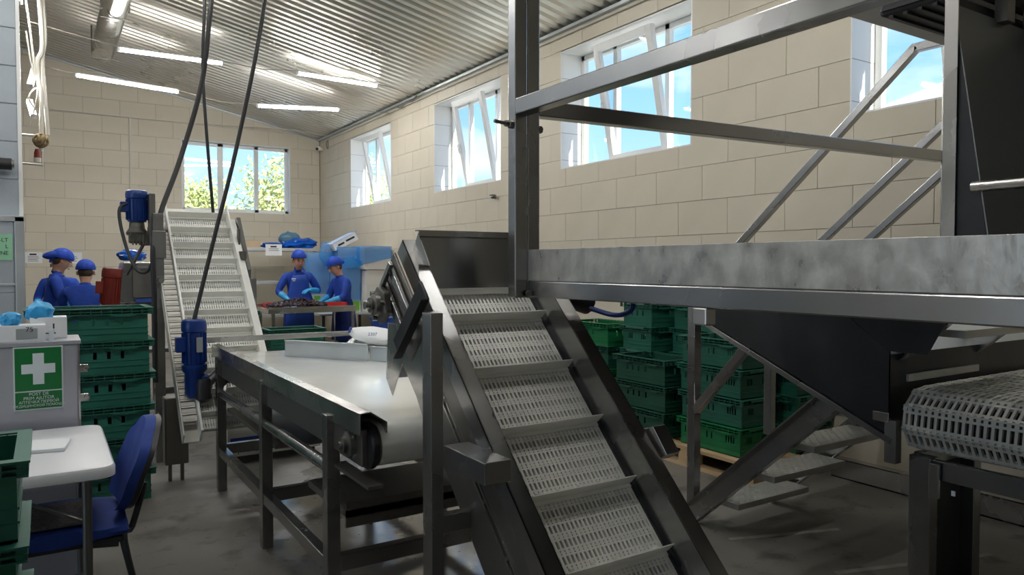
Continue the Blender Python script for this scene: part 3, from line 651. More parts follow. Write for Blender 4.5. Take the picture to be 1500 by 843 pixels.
# ------------------------------------------------------------------ far incline conveyor
def far_incline():
    c = math.sqrt(.5); Y0, Zo = 4.99, .40
    o = thing('incline_conveyor', 'white plastic incline conveyor with steps, standing behind the belt table', 'conveyor', (1.05, 5.9, 0))
    def T(v): x, u, n = v; return (x, Y0+u*c-n*c, Zo+u*c+n*c)
    u1 = 2.06
    incline(o, .835, 1.27, Y0, Zo, u1, [2.03-.176*k for k in range(12)], .062, BELTW, .016)
    MB().box(.83, 1.275, 0, u1, -.03, -.016).build('slide_bed', GALVP, o, T=T)
    for x0, x1, h in ((.815, .828, .07), (1.275, 1.288, .085)): MB().box(x0, x1, -.05, u1+.04, -.05, h).build('side_wall', BELTW, o, T=T)
    MB().box(1.288, 1.33, -.05, u1-.1, .035, .06).build('side_flange', BELTW, o, T=T)
    me = MB().box(0, .085, .004, .047, -.006, 0).box(0, .085, .018, .033, 0, .003).mesh('return_module'); me.materials.append(BELTG)
    for k in range(38):
        q = bpy.data.objects.new('return_module', me); col.objects.link(q); q.parent = o; q.rotation_euler = (R(45), 0, 0); u = .05+k*.0525; q.location = Vector(T((.725, u, .03)))-BASE[o.name]
    MB().box(.715, .722, -.05, u1, -.06, .035).box(.722, .815, -.05, u1, -.06, -.05).build('side_channel', BELTG, o, T=T)
    MB().prism([T((.83, u1, .0)), T((1.275, u1, .0)), T((1.275, u1+.09, -.02)), T((.83, u1+.09, -.02))], (0, .004, .004)).build('head_plate', BELTW, o)
    for x in (.705, 1.36): MB().box(x-.035, x+.035, 5.90, 5.97, 0, 1.83 if x < 1 else 1.35).build('leg', STEEL, o, .003)
    for z in (.50, 1.08): MB().box(.67, 1.395, 5.91, 5.96, z, z+.05).build('cross_tube', STEEL, o, .003)
    MB().bar((1.345, 6.32, 1.83), (1.385, 6.12, 1.40), .03, .06).bar((1.385, 6.12, 1.42), (1.385, 6.12, 1.33), .03, .05).build('tension_arm', STEEL, o, .002)
    MB().box(1.30, 1.34, 5.98, 6.3, 1.50, 1.56).box(1.31, 1.325, 6.12, 6.18, 1.54, 1.74).build('bearing_plate', IRON, o, T=None)
    MB().box(.66, .70, 6.0, 6.12, 1.60, 1.98).build('drive_plate', STEELD, o, .003)
    MB().box(.66, .75, 5.86, 5.9, 1.50, 1.70).build('junction_plate', STEEL, o, .003)
    MB().cyl((.66, 6.15, 1.72), (.80, 6.15, 1.72), .02, 12).build('shaft', STEELD, o, smooth=True)
    MB().cyl((.715, 5.89, 1.34), (.715, 5.86, 1.34), .02, 8).build('bolt', STEEL2, o)
    MB().cyl((.79, 5.89, 1.21), (.79, 5.87, 1.21), .022, 14).build('stop_button', REDTRAY, o, smooth=True)
far_incline()
o = thing('gear_motor', 'blue motor on a grey gearbox at the head of the far conveyor', 'motor', (.62, 6.1, 1.6))
motor(o, (.592, 6.15, 1.775), .078, .235, BLUEP, plate=False)
MB().lathe([(.07, 0), (.075, .02), (.055, .05), (.05, .10)], (.59, 6.15, 1.675), 20).build('gearbox_neck', IRON, o, smooth=True)
MB().box(.535, .64, 6.09, 6.21, 1.615, 1.70).build('gearbox', IRON, o, .012)
MB().box(.61, .685, 6.10, 6.2, 1.60, 1.70).build('gearbox_flange', IRON, o, .006)
for k in range(4): MB().box(.55+.022*k, .562+.022*k, 6.08, 6.10, 1.60, 1.68).build('gear_rib', IRON, o)
o = thing('control_box', 'dark grey upright control box under the far conveyor', 'control box', (.73, 5.33, 0))
MB().box(.655, .80, 5.30, 5.42, .12, .57).build('housing', STEELD, o, .008); MB().box(.68, .70, 5.34, 5.38, 0, .12).box(.755, .775, 5.34, 5.38, 0, .12).build('foot', STEELD, o); MB().box(.80, .95, 5.36, 5.39, .40, .42).build('arm', STEEL, o)

# ------------------------------------------------------------------ hanging black cables
def cable(pts, r, label): tag(MB().pipe(pts, r, 10, 8).build('power_cable', RUBBER, smooth=True), label, 'cable')
cable([(1.35, 6.6, roof(1.35)), (1.145, 6.2, 3.54), (1.067, 6.2, 2.89), (.907, 6.2, 2.291), (.745, 6.05, 1.86), (.668, 5.88, 1.60), (.668, 5.87, 1.2), (.668, 5.87, .6)], .019, 'thick black cable curving down to the post of the far conveyor')
cable([(1.22, 6.7, roof(1.22)), (1.13, 6.4, 3.6), (1.108, 6.4, 3.05), (1.133, 6.4, 2.5), (1.178, 6.42, 1.88)], .013, 'thin black cable hanging straight onto the far conveyor head')
cable([(1.55, 5.6, roof(1.55)), (1.305, 5.2, 3.27), (1.124, 5.2, 2.32), (.942, 5.18, 1.58), (.815, 5.13, 1.09)], .014, 'long black cable slanting down to the lower blue motor')
cable([(.535, 6.12, 1.91), (.475, 6.10, 1.87), (.475, 6.08, 1.75), (.515, 6.02, 1.55), (.565, 5.95, 1.42), (.62, 5.90, 1.40), (.655, 5.87, 1.46)], .012, 'black cable looping from the upper blue motor')
cable([(.62, 6.06, 1.60), (.56, 6.0, 1.49), (.50, 5.98, 1.38)], .012, 'short black cable under the grey gearbox')

# ------------------------------------------------------------------ platform with guard rails
def platform():
    o = thing('steel_platform', 'raised steel platform with galvanised kick plate and guard rails', 'platform', (1.55, 1.2, 0))
    MB().box(1.45, 1.453, 2.3, 2.352, 1.33, 1.331)
    MB().box(1.480, 1.5335, 2.30, 2.352, 1.329, 3.2).build('post', STEEL, o, .004)
    MB().box(1.5345, 1.590, 2.30, 2.352, 1.326, 3.2).build('post', STEEL, o, .004)
    MB().box(1.536, 1.595, -.2, 2.30, 1.332, 1.391).build('edge_beam', STEEL, o, .004)
    MB().box(1.540, 1.546, -.2, 2.30, 1.393, 1.509).build('kick_plate', GALV, o, .001)
    MB().box(1.55, 2.95, -.2, 2.30, 1.385, 1.395).build('deck', STEELD, o)
    MB().box(1.595, 2.95, 2.24, 2.30, 1.332, 1.385).box(1.595, 2.95, .9, .96, 1.332, 1.385).build('deck_beam', STEEL, o)
    MB().box(1.478, 1.534, -.2, 2.298, 2.008, 2.068).build('guard_rail', STEEL, o, .004)
    MB().bar((1.59, 2.326, 2.045), (4.38, 2.262, 2.078), .055, .06).build('guard_rail', STEEL, o, .004)
    MB().box(1.535, 1.575, 1.415, 1.465, 1.283, 1.332).build('stub', STEEL2, o, .004)
    for z in (1.345,): MB().cyl((1.53, 2.292, z+.0), (1.53, 2.275, z), .012, 6).build('bolt', STEELD, o)
    MB().lathe([(.017, 0), (.017, .012), (.012, .014), (.012, .03)], (1.48, 2.326, 1.978), 6, (-1, 0, 0)).cyl((1.455, 2.326, 1.978), (1.405, 2.326, 1.982), .007, 8).build('bolt', STEELD, o)
    MB().lathe([(.014, 0), (.014, .014)], (1.59, 2.31, 1.965), 6, (1, 0, 0)).build('bolt', STEELD, o)
    for x, y in ((2.9, .2), (2.9, .9), (1.56, -.15)): MB().box(x, x+.055, y, y+.055, 0, 1.385).build('leg', STEEL, o, .003)
platform()
def stairs():
    o = thing('access_stairs', 'steel stairs with chequer plate treads below the platform', 'stairs', (3.4, 2.5, 0))
    for k in range(7):
        y = 2.627-.226*k; z = .168+.204*k
        t = MB().box(3.11, 3.71, y, y+.21, z-.032, z).build('tread', CHEQ, o, .002)
        if k < 4:
            m = MB()
            for i in range(22):
                for j in range(8):
                    x = 3.13+i*.0265; yy = y+.015+j*.0255; a = .008; s = 1 if (i+j) % 2 else -1
                    m.add([(x-a, yy-a*s, z), (x+.002, yy-.002*s, z), (x+a, yy+a*s, z), (x-.002, yy+.002*s, z), (x, yy, z+.0025)], [(0, 1, 4), (1, 2, 4), (2, 3, 4), (3, 0, 4)])
            q = m.build('tread_pattern', CHEQ, t); q['kind'] = 'stuff'
    for x in (3.055, 3.715):
        m = MB(); m.bar((x+.035, 2.93, .03), (x+.035, 1.2, 1.60), .008, .115, (0, 1, 1)); m.bar((x+.015, 2.969, .073), (x+.015, 1.239, 1.643), .048, .008, (0, 1, 1)).bar((x+.015, 2.891, -.013), (x+.015, 1.161, 1.557), .048, .008, (0, 1, 1))
        m.v = [(a, b, max(c, .004)) for a, b, c in m.v]; m.build('stringer', STEEL, o)
    MB().box(3.105, 3.16, 2.945, 3.0, 0, 1.36).build('leg', STEEL, o, .004); MB().box(3.09, 3.175, 2.93, 3.015, 0, .012).build('foot_plate', STEELD, o)
    MB().box(3.76, 3.812, 2.94, 2.99, .40, 1.30).build('leg', STEEL, o, .004)
    MB().bar((3.13, 2.955, .62), (3.01, 2.50, 1.03), .045, .045, (1, 0, 0)).build('brace', STEEL, o, .003)
    MB().bar((3.785, 2.955, .98), (3.72, 2.78, 1.12), .045, .045, (1, 0, 0)).build('brace', STEEL, o, .003)
    MB().box(3.105, 3.81, 2.95, 2.995, 1.305, 1.36).build('head_tube', STEEL, o, .003)
stairs()
def handrail():
    o = thing('stair_handrail', 'three-bar sloping steel handrail against the block wall', 'handrail', (4.4, 2.3, 0))
    X = 4.4
    m = MB(); m.bar((X, 3.86, 1.49), (X, 2.42, 2.755), .05, .05).build('rail', STEEL, o, .004); MB().bar((X, 2.43, 2.745), (X, 2.24, 2.745), .05, .05).build('rail', STEEL, o, .004)
    MB().bar((X, 3.18, 1.49), (X, 2.25, 2.27), .045, .045).build('rail', STEEL, o, .004); MB().bar((X, 2.85, 1.49), (X, 2.25, 1.995), .045, .045).build('rail', STEEL, o, .004)
    MB().box(X-.025, X+.025, 2.215, 2.26, 0, 2.77).build('post', STEEL2, o, .003)
    MB().box(X-.025, X+.025, 2.25, 3.86, 1.43, 1.48).build('base_tube', STEEL, o, .003); MB().box(X-.025, X+.025, 3.82, 3.865, 0, 1.48) 
    MB().box(X, X+.395, 3.5, 3.54, 1.44, 1.47).build('wall_bracket', STEEL, o)
    MB().cyl((X-.026, 2.235, 2.735), (X-.034, 2.235, 2.735), .010, 6).build('bolt', STEELD, o)
handrail()
o = thing('floor_channel', 'long steel channel lying on the floor along the wall', 'channel', (4.6, 2.6, 0))
MB().box(4.55, 4.558, 1.2, 3.05, 0, .13).box(4.55, 4.62, 1.2, 3.05, 0, .008).build('channel', STEEL2, o)
MB().box(4.55, 4.62, 1.2, 3.05, .125, .133).build('lip', STEEL2, o)

# ------------------------------------------------------------------ feed hopper and its belt
def hopper():
    o = thing('feed_hopper', 'dark sheet steel feed hopper hanging under the platform', 'hopper', (3.5, 2.0, .7))
    MB().prism([(2.985, 2.79, 1.175), (2.985, 2.79, 1.33), (2.985, 1.46, 1.33), (2.985, 1.58, 1.09), (2.985, 1.735, 1.09), (2.985, 1.735, .735)], (.004, 0, 0)).build('side_sheet', BLACKSTEEL, o)
    MB().bar((2.985, 2.80, 1.158), (2.985, 1.72, .712), .03, .026).build('edge_tube', STEEL, o, .002)
    MB().box(2.985, 4.35, 1.735, 1.739, .80, 1.075).build('front_skirt', BLACKSTEEL, o)
    MB().prism([(2.99, 1.737, 1.075), (4.35, 1.737, 1.075), (4.35, 2.12, 1.32), (2.99, 2.12, 1.32)], (0, .004, -.002)).build('slope_sheet', GALVP, o)
    MB().prism([(2.99, 2.79, 1.17), (4.35, 2.79, 1.17), (4.35, 1.75, .74), (2.99, 1.75, .74)], (0, .003, .006)).build('floor_sheet', BLACKSTEEL, o)
    MB().box(2.975, 3.02, 1.70, 1.75, .62, .80).build('hinge_bracket', STEELD, o, .003)
    MB().box(2.972, 2.99, 1.73, 1.80, .79, .83).build('latch', STEEL2, o, .002)
    MB().prism([(2.982, 1.92, 1.22), (2.982, 1.74, 1.09), (2.982, 1.78, 1.09), (2.982, 1.95, 1.21)], (.003, 0, 0)).build('fold', BLACKSTEEL, o)
hopper()
def feed_belt():
    o = thing('feed_conveyor', 'short conveyor with grey-white slotted link belt under the hopper', 'conveyor', (3.5, 1.3, 0))
    x0, ya, yb = 3.0, .95, 1.69; Rr = .135; zc = .80; p = .096
    me = module(yb-ya, p, .026, .016, .42).mesh('belt_module'); me.materials.append(BELTG)
    # knuckle row adds the rounded link heads
    n = int((yb-ya)/.0225)
    def place(pos, tang):       # belt modules travel along tang (in xz-plane); module local x -> world -y... built from (x along -Y)
        ob = bpy.data.objects.new('belt_module', me); col.objects.link(ob); ob.parent = o
        t = Vector(tang).normalized(); a = Vector((0, 1, 0)); nrm = a.cross(t)
        ob.matrix_local = Matrix.Translation(Vector(pos)-BASE[o.name]) @ Matrix((a, t, nrm)).transposed().to_4x4()
    # bottom run, round the roll, then the top run
    pth = []; xx = 4.0
    def pt(s):                   # s measured from the top run start, going left, around, and back underneath
        L1 = 1.2
        if s < L1: return Vector((x0+Rr+L1-s, ya, zc+Rr)), Vector((-1, 0, 0))
        a = (s-L1)/Rr
        if a < math.pi: return Vector((x0+Rr-Rr*math.sin(a), ya, zc+Rr*math.cos(a))), Vector((-math.cos(a), 0, -math.sin(a)))
        return Vector((x0+Rr+(s-L1-math.pi*Rr), ya, zc-Rr)), Vector((1, 0, 0))
    s = 0
    while s < 1.2+math.pi*Rr+.8:
        a, _ = pt(s); b, _ = pt(s+p); t = b-a
        place(a, t); s += p
    MB().cyl((x0+Rr, ya+.02, zc), (x0+Rr, yb-.02, zc), Rr-.03, 24).build('nose_roll', BLACKSTEEL, o, smooth=True)
    MB().box(x0+.15, 4.35, ya+.02, yb-.02, zc+Rr-.05, zc+Rr-.02).build('slide_bed', BLACKSTEEL, o)
    MB().box(x0+.06, x0+.12, 1.60, 1.69, 0, .655).build('leg', STEEL, o, .003); MB().box(x0+.42, x0+.48, 1.60, 1.69, 0, .60).build('leg', STEEL, o, .003)
    MB().box(x0+.06, x0+.12, .97, 1.03, 0, .655).build('leg', STEEL, o, .003)
    MB().box(x0+.07, x0+.10, .97, 1.60, .57, .65).build('cross_beam', STEEL, o, .003)
    MB().box(x0+.12, x0+.42, 1.66, 1.67, .0, .60).build('side_sheet', BLACKSTEEL, o)
    MB().box(x0+.045, x0+.06, 1.56, 1.60, .50, .64).build('joint_plate', STEEL2, o, .002); MB().box(x0+.055, x0+.06, 1.50, 1.515, .525, .545).build('label_tag', PAPER, o)
    MB().box(x0+.1, 4.4, 1.66, 1.69, .60, .66).build('side_beam', STEEL, o)
    MB().box(4.33, 4.39, 1.60, 1.66, 0, .62).build('leg', STEEL, o)
feed_belt()
def upper_hopper():
    o = thing('tipping_hopper', 'tall dark steel hopper box standing on the platform', 'hopper', (2.6, 1.1, 1.395))
    MB().box(2.39, 2.395, 1.19, 1.23, 1.397, 2.75).build('edge_strip', STEEL2, o)
    MB().box(2.395, 2.93, 1.222, 1.228, 1.397, 2.30).build('back_sheet', BLACKSTEEL, o)
    MB().prism([(2.40, 1.205, 2.262), (2.40, 1.075, 1.40), (2.93, 1.075, 1.40), (2.93, 1.205, 2.262)], (0, .004, 0)).build('sloping_sheet', mat('dull_grey_sheet', (.24, .245, .25), .42, metal=.5), o)
    MB().prism([(2.40, 1.21, 2.262), (2.40, 1.21, 1.40), (2.40, 1.08, 1.40)], (.003, 0, 0)).build('cheek', BLACKSTEEL, o)
    MB().cyl((2.403, 1.145, 1.690), (2.405, .55, 1.695), .017, 14).build('hand_bar', STEEL2, o, smooth=True)
    MB().box(2.40, 2.93, .5, 1.2, 1.397, 1.42).build('base', BLACKSTEEL, o)
    MB().box(2.925, 2.93, .5, 1.22, 1.40, 2.30).build('cheek', STEELD, o)
upper_hopper()
o = thing('gear_motor', 'black ribbed gear motor on a plate above the guard rail', 'motor', (2.9, 1.6, 2.36))
MB().box(2.66, 3.4, 1.0, 1.75, 2.43, 2.438).build('mount_plate', STEEL, o)
MB().box(2.50, 3.1, 1.20, 1.52, 2.325, 2.43).build('housing', RUBBER, o, .02)
for k in range(6): MB().box(2.515, 3.09, 1.22+.05*k, 1.235+.05*k, 2.316, 2.327).build('rib', RUBBER, o)
for k in range(3): MB().box(2.492, 2.502, 1.22, 1.50, 2.34+.028*k, 2.35+.028*k).build('rib', RUBBER, o)
MB().cyl((2.52, 1.48, 2.41), (2.47, 1.50, 2.41), .022, 12).build('cable_gland', STEELD, o, smooth=True)
for x in (2.66, 2.86): MB().box(x, x+.05, 1.17, 1.21, 2.25, 2.43).build('mount_arm', STEELD, o)

# ------------------------------------------------------------------ crates
def crate_proto(mt, style):
    """600 x 400 x 190 crate, origin at its base corner (0,0,0); long side along x."""
    o = bpy.data.objects.new('crate', None); col.objects.link(o); o.empty_display_size = .1
    Lx, Ly, H, t = .60, .40, .197, .006; i = .028; m = MB()
    m.box(i, Lx-i, i, Ly-i, 0, .006)
    zs0, zs1 = .088, .132
    def wall(a, b, horiz, pos, inward):
        q0, q1 = (pos, pos+t) if inward > 0 else (pos-t, pos)
        def bx(u0, u1, z0, z1, e=0): 
            k0, k1 = (q0-e, q1) if inward > 0 else (q0, q1+e)
            m.box(u0, u1, k0, k1, z0, z1) if horiz else m.box(k0, k1, u0, u1, z0, z1)
        bx(a, b, .0, zs0); bx(a, b, zs1, .160)
        L = b-a
        if style == 0: sl = [(a+L*f-.009, a+L*f+.009) for f in ((.38, .52, .64, .76) if horiz else (.3, .5, .7))]
        else: sl = [(a+L*f-.006, a+L*f+.006) for f in ([.10, .14, .18, .22, .46, .54, .76, .80, .84, .88, .92] if horiz else [.2, .26, .32, .68, .74, .8])]
        u = a
        for s0, s1 in sl: bx(u, s0, zs0, zs1); u = s1
        bx(u, b, zs0, zs1)
        bx(a+.004, b-.004, .040, .046, .004); bx(a+.004, b-.004, .074, .080, .004)
    wall(i, Lx-i, True, i, 1); wall(i, Lx-i, True, Ly-i, -1); wall(i+t, Ly-i-t, False, i, 1); wall(i+t, Ly-i-t, False, Lx-i, -1)
    m.build('body', mt, o)
    r = MB(); f = .026
    def band(z0, z1, d):
        r.box(d, Lx-d, d, i+t, z0, z1); r.box(d, Lx-d, Ly-i-t, Ly-d, z0, z1); r.box(d, i+t, i, Ly-i, z0, z1); r.box(Lx-i-t, Lx-d, i, Ly-i, z0, z1)
    band(.157, .162, .004); band(.192, .197, .0); band(.174, .178, .003)
    for k in range(13):
        x = .01+k*(Lx-.02)/12; r.box(x-.002, x+.002, .004, i, .16, .195); r.box(x-.002, x+.002, Ly-i, Ly-.004, .16, .195)
    for k in range(9):
        y = .01+k*(Ly-.02)/8; r.box(.004, i, y-.002, y+.002, .16, .195); r.box(Lx-i, Lx-.004, y-.002, y+.002, .16, .195)
    r.box(i, Lx-i, i, i+t, .16, .19).box(i, Lx-i, Ly-i-t, Ly-i, .16, .19)
    for x in (.15, .45):
        r.prism([(x-.07, 0, .157), (x-.045, 0, .146), (x+.045, 0, .146), (x+.07, 0, .157)], (0, i, 0)); r.prism([(x-.07, Ly-i, .157), (x-.045, Ly-i, .146), (x+.045, Ly-i, .146), (x+.07, Ly-i, .157)], (0, i, 0))
    rim = r.build('rim', mt, o)
    for x in (.0, Lx): MB().cyl((x+(.012 if x == 0 else -.012), .09, .185), (x+(.012 if x == 0 else -.012), Ly-.09, .185), .012, 8).build('handle', mt, o, smooth=True)
    return o
PROTO = {}
def crate(x, y, z, rot, mt, style, label, group):
    """rot 0: long side along X with corner (x,y); rot 90: long side along Y."""
    key = (mt.name, style)
    if key not in PROTO: o = PROTO[key] = crate_proto(mt, style)
    else: o = copy_tree(PROTO[key])
    o.location = (x, y, z); o.rotation_euler.z = 0
    if rot == 90: o.location = (x+.4, y, z); o.rotation_euler.z = R(90)
    elif rot: o.rotation_euler.z = R(rot)
    o.scale = (1, 1, 1)
    if 'first aid' in label: o.scale = (1.12, 1.06, 1)
    o['label'] = label; o['category'] = 'crate'; o['group'] = group
    return o
ORD = ['lowest', 'second', 'third', 'fourth', 'fifth', 'sixth', 'seventh', 'eighth']
def stack(x, y, z, n, rot, mts, styles, where, pitch=.1875):
    for k in range(n):
        pos = 'top' if k == n-1 and n > 1 else ORD[k]
        crate(x+random.uniform(-.008, .008), y+random.uniform(-.008, .008), z+k*pitch+.0005*k, rot, mts[k % len(mts)] if len(mts) < n else mts[k], styles[k % len(styles)], 'green crate, %s in the stack %s' % (pos, where), 'crates stacked '+where)
stack(-.10, 5.0, 0, 6, 0, [GREEN2, GREEN2, GREEN, GREEN, GREEN, GREEN], [1, 1, 0, 0, 0, 0], 'behind the first aid cabinet', .1985)
pal_n = 0
def pallet(x, y, lx, ly, label):
    o = thing('pallet', label, 'pallet', (x, y, 0), 'pallets under the green crates')
    for k in range(5): MB().box(x+k*(lx-.10)/4, x+k*(lx-.10)/4+.10, y, y+ly, .122, .144).build('deck_board', WOOD, o)
    for yy in (y, y+ly/2-.05, y+ly-.1): MB().box(x, x+lx, yy, yy+.1, .10, .122).build('stringer_board', WOOD, o)
    for xx in (x, x+lx/2-.05, x+lx-.1):
        MB().box(xx, xx+.1, y, y+ly, 0, .02).build('bottom_board', WOOD, o)
        for yy in (y, y+ly/2-.07, y+ly-.14): MB().box(xx, xx+.1, yy, yy+.14, .02, .10).build('block', WOOD, o)
pallet(3.87, 3.15, .88, 1.2, 'wooden pallet under the front green crates beside the stairs')
pallet(3.87, 4.38, .88, 1.2, 'wooden pallet under the crates farther along the wall')
stack(3.92, 3.29, .1445, 4, 90, [GREEN3, GREEN, GREEN, GREEN], [1, 1, 1, 1], 'nearest the stairs, with a bright green base', .1875+.0105)
stack(4.34, 3.80, .1445, 5, 90, [GREEN, GREEN, GREEN, GREEN, GREEN], [1, 1, 1, 1, 0], 'against the wall behind the front stack', .198)
stack(3.86, 3.95, .1445, 3, 90, [GREEN2, GREEN2, GREEN2], [0, 0, 0], 'low and open, left of the front stack', .198)
stack(4.20, 4.46, .1445, 5, 0, [GREEN, GREEN, GREEN, GREEN, GREEN], [1, 0, 0, 1, 0], 'tallest by the wall, beyond the low stack', .198)
stack(4.12, 4.92, .1445, 4, 90, [GREEN2, GREEN3, GREEN2, GREEN3], [0, 0, 0, 0], 'half hidden by the near conveyor rail', .198)
stack(4.34, 3.17, .1445, 4, 90, [GREEN, GREEN], [1, 1], 'behind the stair leg, nearest the camera', .198)
stack(1.90, 7.55, 0, 4, 0, [GREEN2, GREEN2, GREEN2, GREEN], [0, 0, 0, 0], 'in front of the sorting table', .198)
stack(1.44, 7.6, 0, 5, 90, [GREEN, GREEN], [0, 0], 'beside the right rail of the far conveyor', .198)
# near-left crates at the picture edge
stack(-.64, 2.05, 0, 5, 0, [GREEN2, GREEN2, GREEN2, GREEN, GREEN], [0, 0, 0, 0, 0], 'at the left picture edge', .198)
crate(-.60, 1.62, .0, 0, GREEN2, 0, 'green crate on the floor at the bottom left corner', 'crates at the left edge')
crate(-.60, 1.62, .198, 0, GREEN2, 0, 'green crate, second of the low pile at the bottom left corner', 'crates at the left edge')
crate(-.60, 1.62, .396, 0, GREEN3, 0, 'bright green crate topping the low pile at the bottom left corner', 'crates at the left edge')

# ------------------------------------------------------------------ first aid cabinet, folding table, chair
o = thing('first_aid_cabinet', 'grey steel cabinet with a green first aid sign', 'cabinet', (-.2, 4.0, 0))
MB().box(-.55, .122, 3.85, 4.15, .04, 1.094).build('body', CABM, o, .006)
MB().box(-.56, .135, 3.845, 4.16, 1.094, 1.112).build('top', CABM, o, .003)
MB().box(.122, .130, 3.86, 4.14, .06, 1.09).build('side_seam', STEEL2, o)
for z in (.98, .845): MB().box(.122, .165, 3.87, 3.885, z-.018, z+.018).cyl((.155, 3.868, z), (.155, 3.86, z), .012, 10).build('latch', STEEL2, o, .003)
for x in (-.52, .06): MB().box(x, x+.05, 3.87, 3.92, 0, .04).build('foot', STEELD, o)
s = tag(MB().box(-.122, .064, 3.8465, 3.8495, .812, 1.092).build('first_aid_sign', SIGNW), 'green sign with white cross reading POST DE PRIM AJUTOR', 'sign')
MB().box(-.116, .058, 3.845, 3.8465, .898, 1.086).box(-.116, .058, 3.845, 3.8465, .818, .892).build('green_field', SIGNG, s)
MB().box(-.050, -.008, 3.844, 3.845, .925, 1.062).box(-.092, -.050, 3.844, 3.845, .973, 1.015).box(-.008, .034, 3.844, 3.845, .973, 1.015).build('white_cross', SIGNW, s)
for tx, z, sz in (('POST DE', .882, .019), ('PRIM AJUTOR', .864, .019), ('АПТЕЧКА ПЕРВОЙ', .847, .0165), ('МЕДИЦИНСКОЙ ПОМОЩИ', .831, .0145)): text(tx, sz, SIGNW, s, (-.029, 3.8445, z), (R(90), 0, 0))
o = thing('glove_box', 'white glove dispenser box with blue gloves sticking out, on the cabinet', 'box', (-.2, 3.95, 1.112))
MB().box(-.42, .0, 3.88, 4.0, 1.112, 1.185).build('carton', PAPER, o, .002); MB().box(-.11, -.03, 3.878, 3.88, 1.125, 1.17).build('label_patch', GALVP, o); text('75', .03, INK, o, (-.06, 3.8775, 1.165), (R(90), 0, 0)); MB().box(-.42, -.2, 3.878, 3.88, 1.12, 1.15).build('print_band', SIGNW, o)
for k, (x, y, r) in enumerate(((-.13, 3.92, .035), (-.24, 3.93, .02), (-.2, 3.95, .02))): blob('glove', (x, y, 1.185+r*.7), (r*1.2, r, r), k+3, .35, GLOVE, o)
o = thing('glove_box', 'plain white box with a bulging blue glove, at the cabinet corner', 'box', (.02, 4.02, 1.112))
MB().box(-.06, .085, 3.99, 4.12, 1.112, 1.21).build('carton', PAPER, o, .002); blob('glove', (-.02, 4.03, 1.235), (.055, .045, .045), 9, .3, GLOVE, o); MB().box(.0, .04, 3.9885, 3.99, 1.135, 1.14).build('print_band', INK, o)
o = thing('small_bottle', 'tiny clear bottle with a dark cap on the cabinet front edge', 'bottle', (.02, 3.87, 1.112)); MB().box(.012, .032, 3.86, 3.88, 1.112, 1.17).build('bottle', BAGC, o); MB().box(.028, .034, 3.858, 3.864, 1.168, 1.19).build('cap', INK, o)

o = thing('folding_table', 'white plastic folding table at the left edge', 'table', (-.5, 3.35, 0))
xs, ys, r = (-1.55, .205), (2.93, 3.76), .06
def rr(z, d):
    pts = []
    for cx, cy, a0 in ((xs[1]-r, ys[0]+r, -90), (xs[1]-r, ys[1]-r, 0), (xs[0]+r, ys[1]-r, 90), (xs[0]+r, ys[0]+r, 180)):
        for i in range(6): a = R(a0+18*i); pts.append((cx+(r-d)*math.cos(a), cy+(r-d)*math.sin(a), z))
    return pts
m = MB(); rings = [rr(.695, .01), rr(.70, 0), rr(.728, 0), rr(.738, .007), rr(.740, .016)]
for g in rings: m.v += g
n = 24
for i in range(4):
    for j in range(n): m.f.append((i*n+j, i*n+(j+1) % n, (i+1)*n+(j+1) % n, (i+1)*n+j))
m.f.append(tuple(range(n-1, -1, -1))); m.f.append(tuple(range(4*n, 5*n))); m.build('table_top', TABLETOP, o, smooth=True)
for x in (.115, -1.45):
    for y in (3.0, 3.64): MB().cyl((x, y, 0), (x, y, .70), .016, 12).build('leg', STEELD, o, smooth=True)
    MB().cyl((x, 3.0, .12), (x, 3.64, .12), .011, 10).build('leg_brace', STEELD, o, smooth=True)
    MB().bar((x, 3.04, .52), (x-.3 if x > 0 else x+.3, 3.04, .69), .022, .008).build('fold_brace', STEELD, o)
o = tag(MB().prism([(-.16, 3.30, .7405), (.055, 3.26, .7405), (.08, 3.44, .7405), (-.14, 3.50, .7405)], (0, 0, .014)).build('notebook', PAPER, None, .003), 'white papers in a glossy sleeve on the folding table', 'papers')
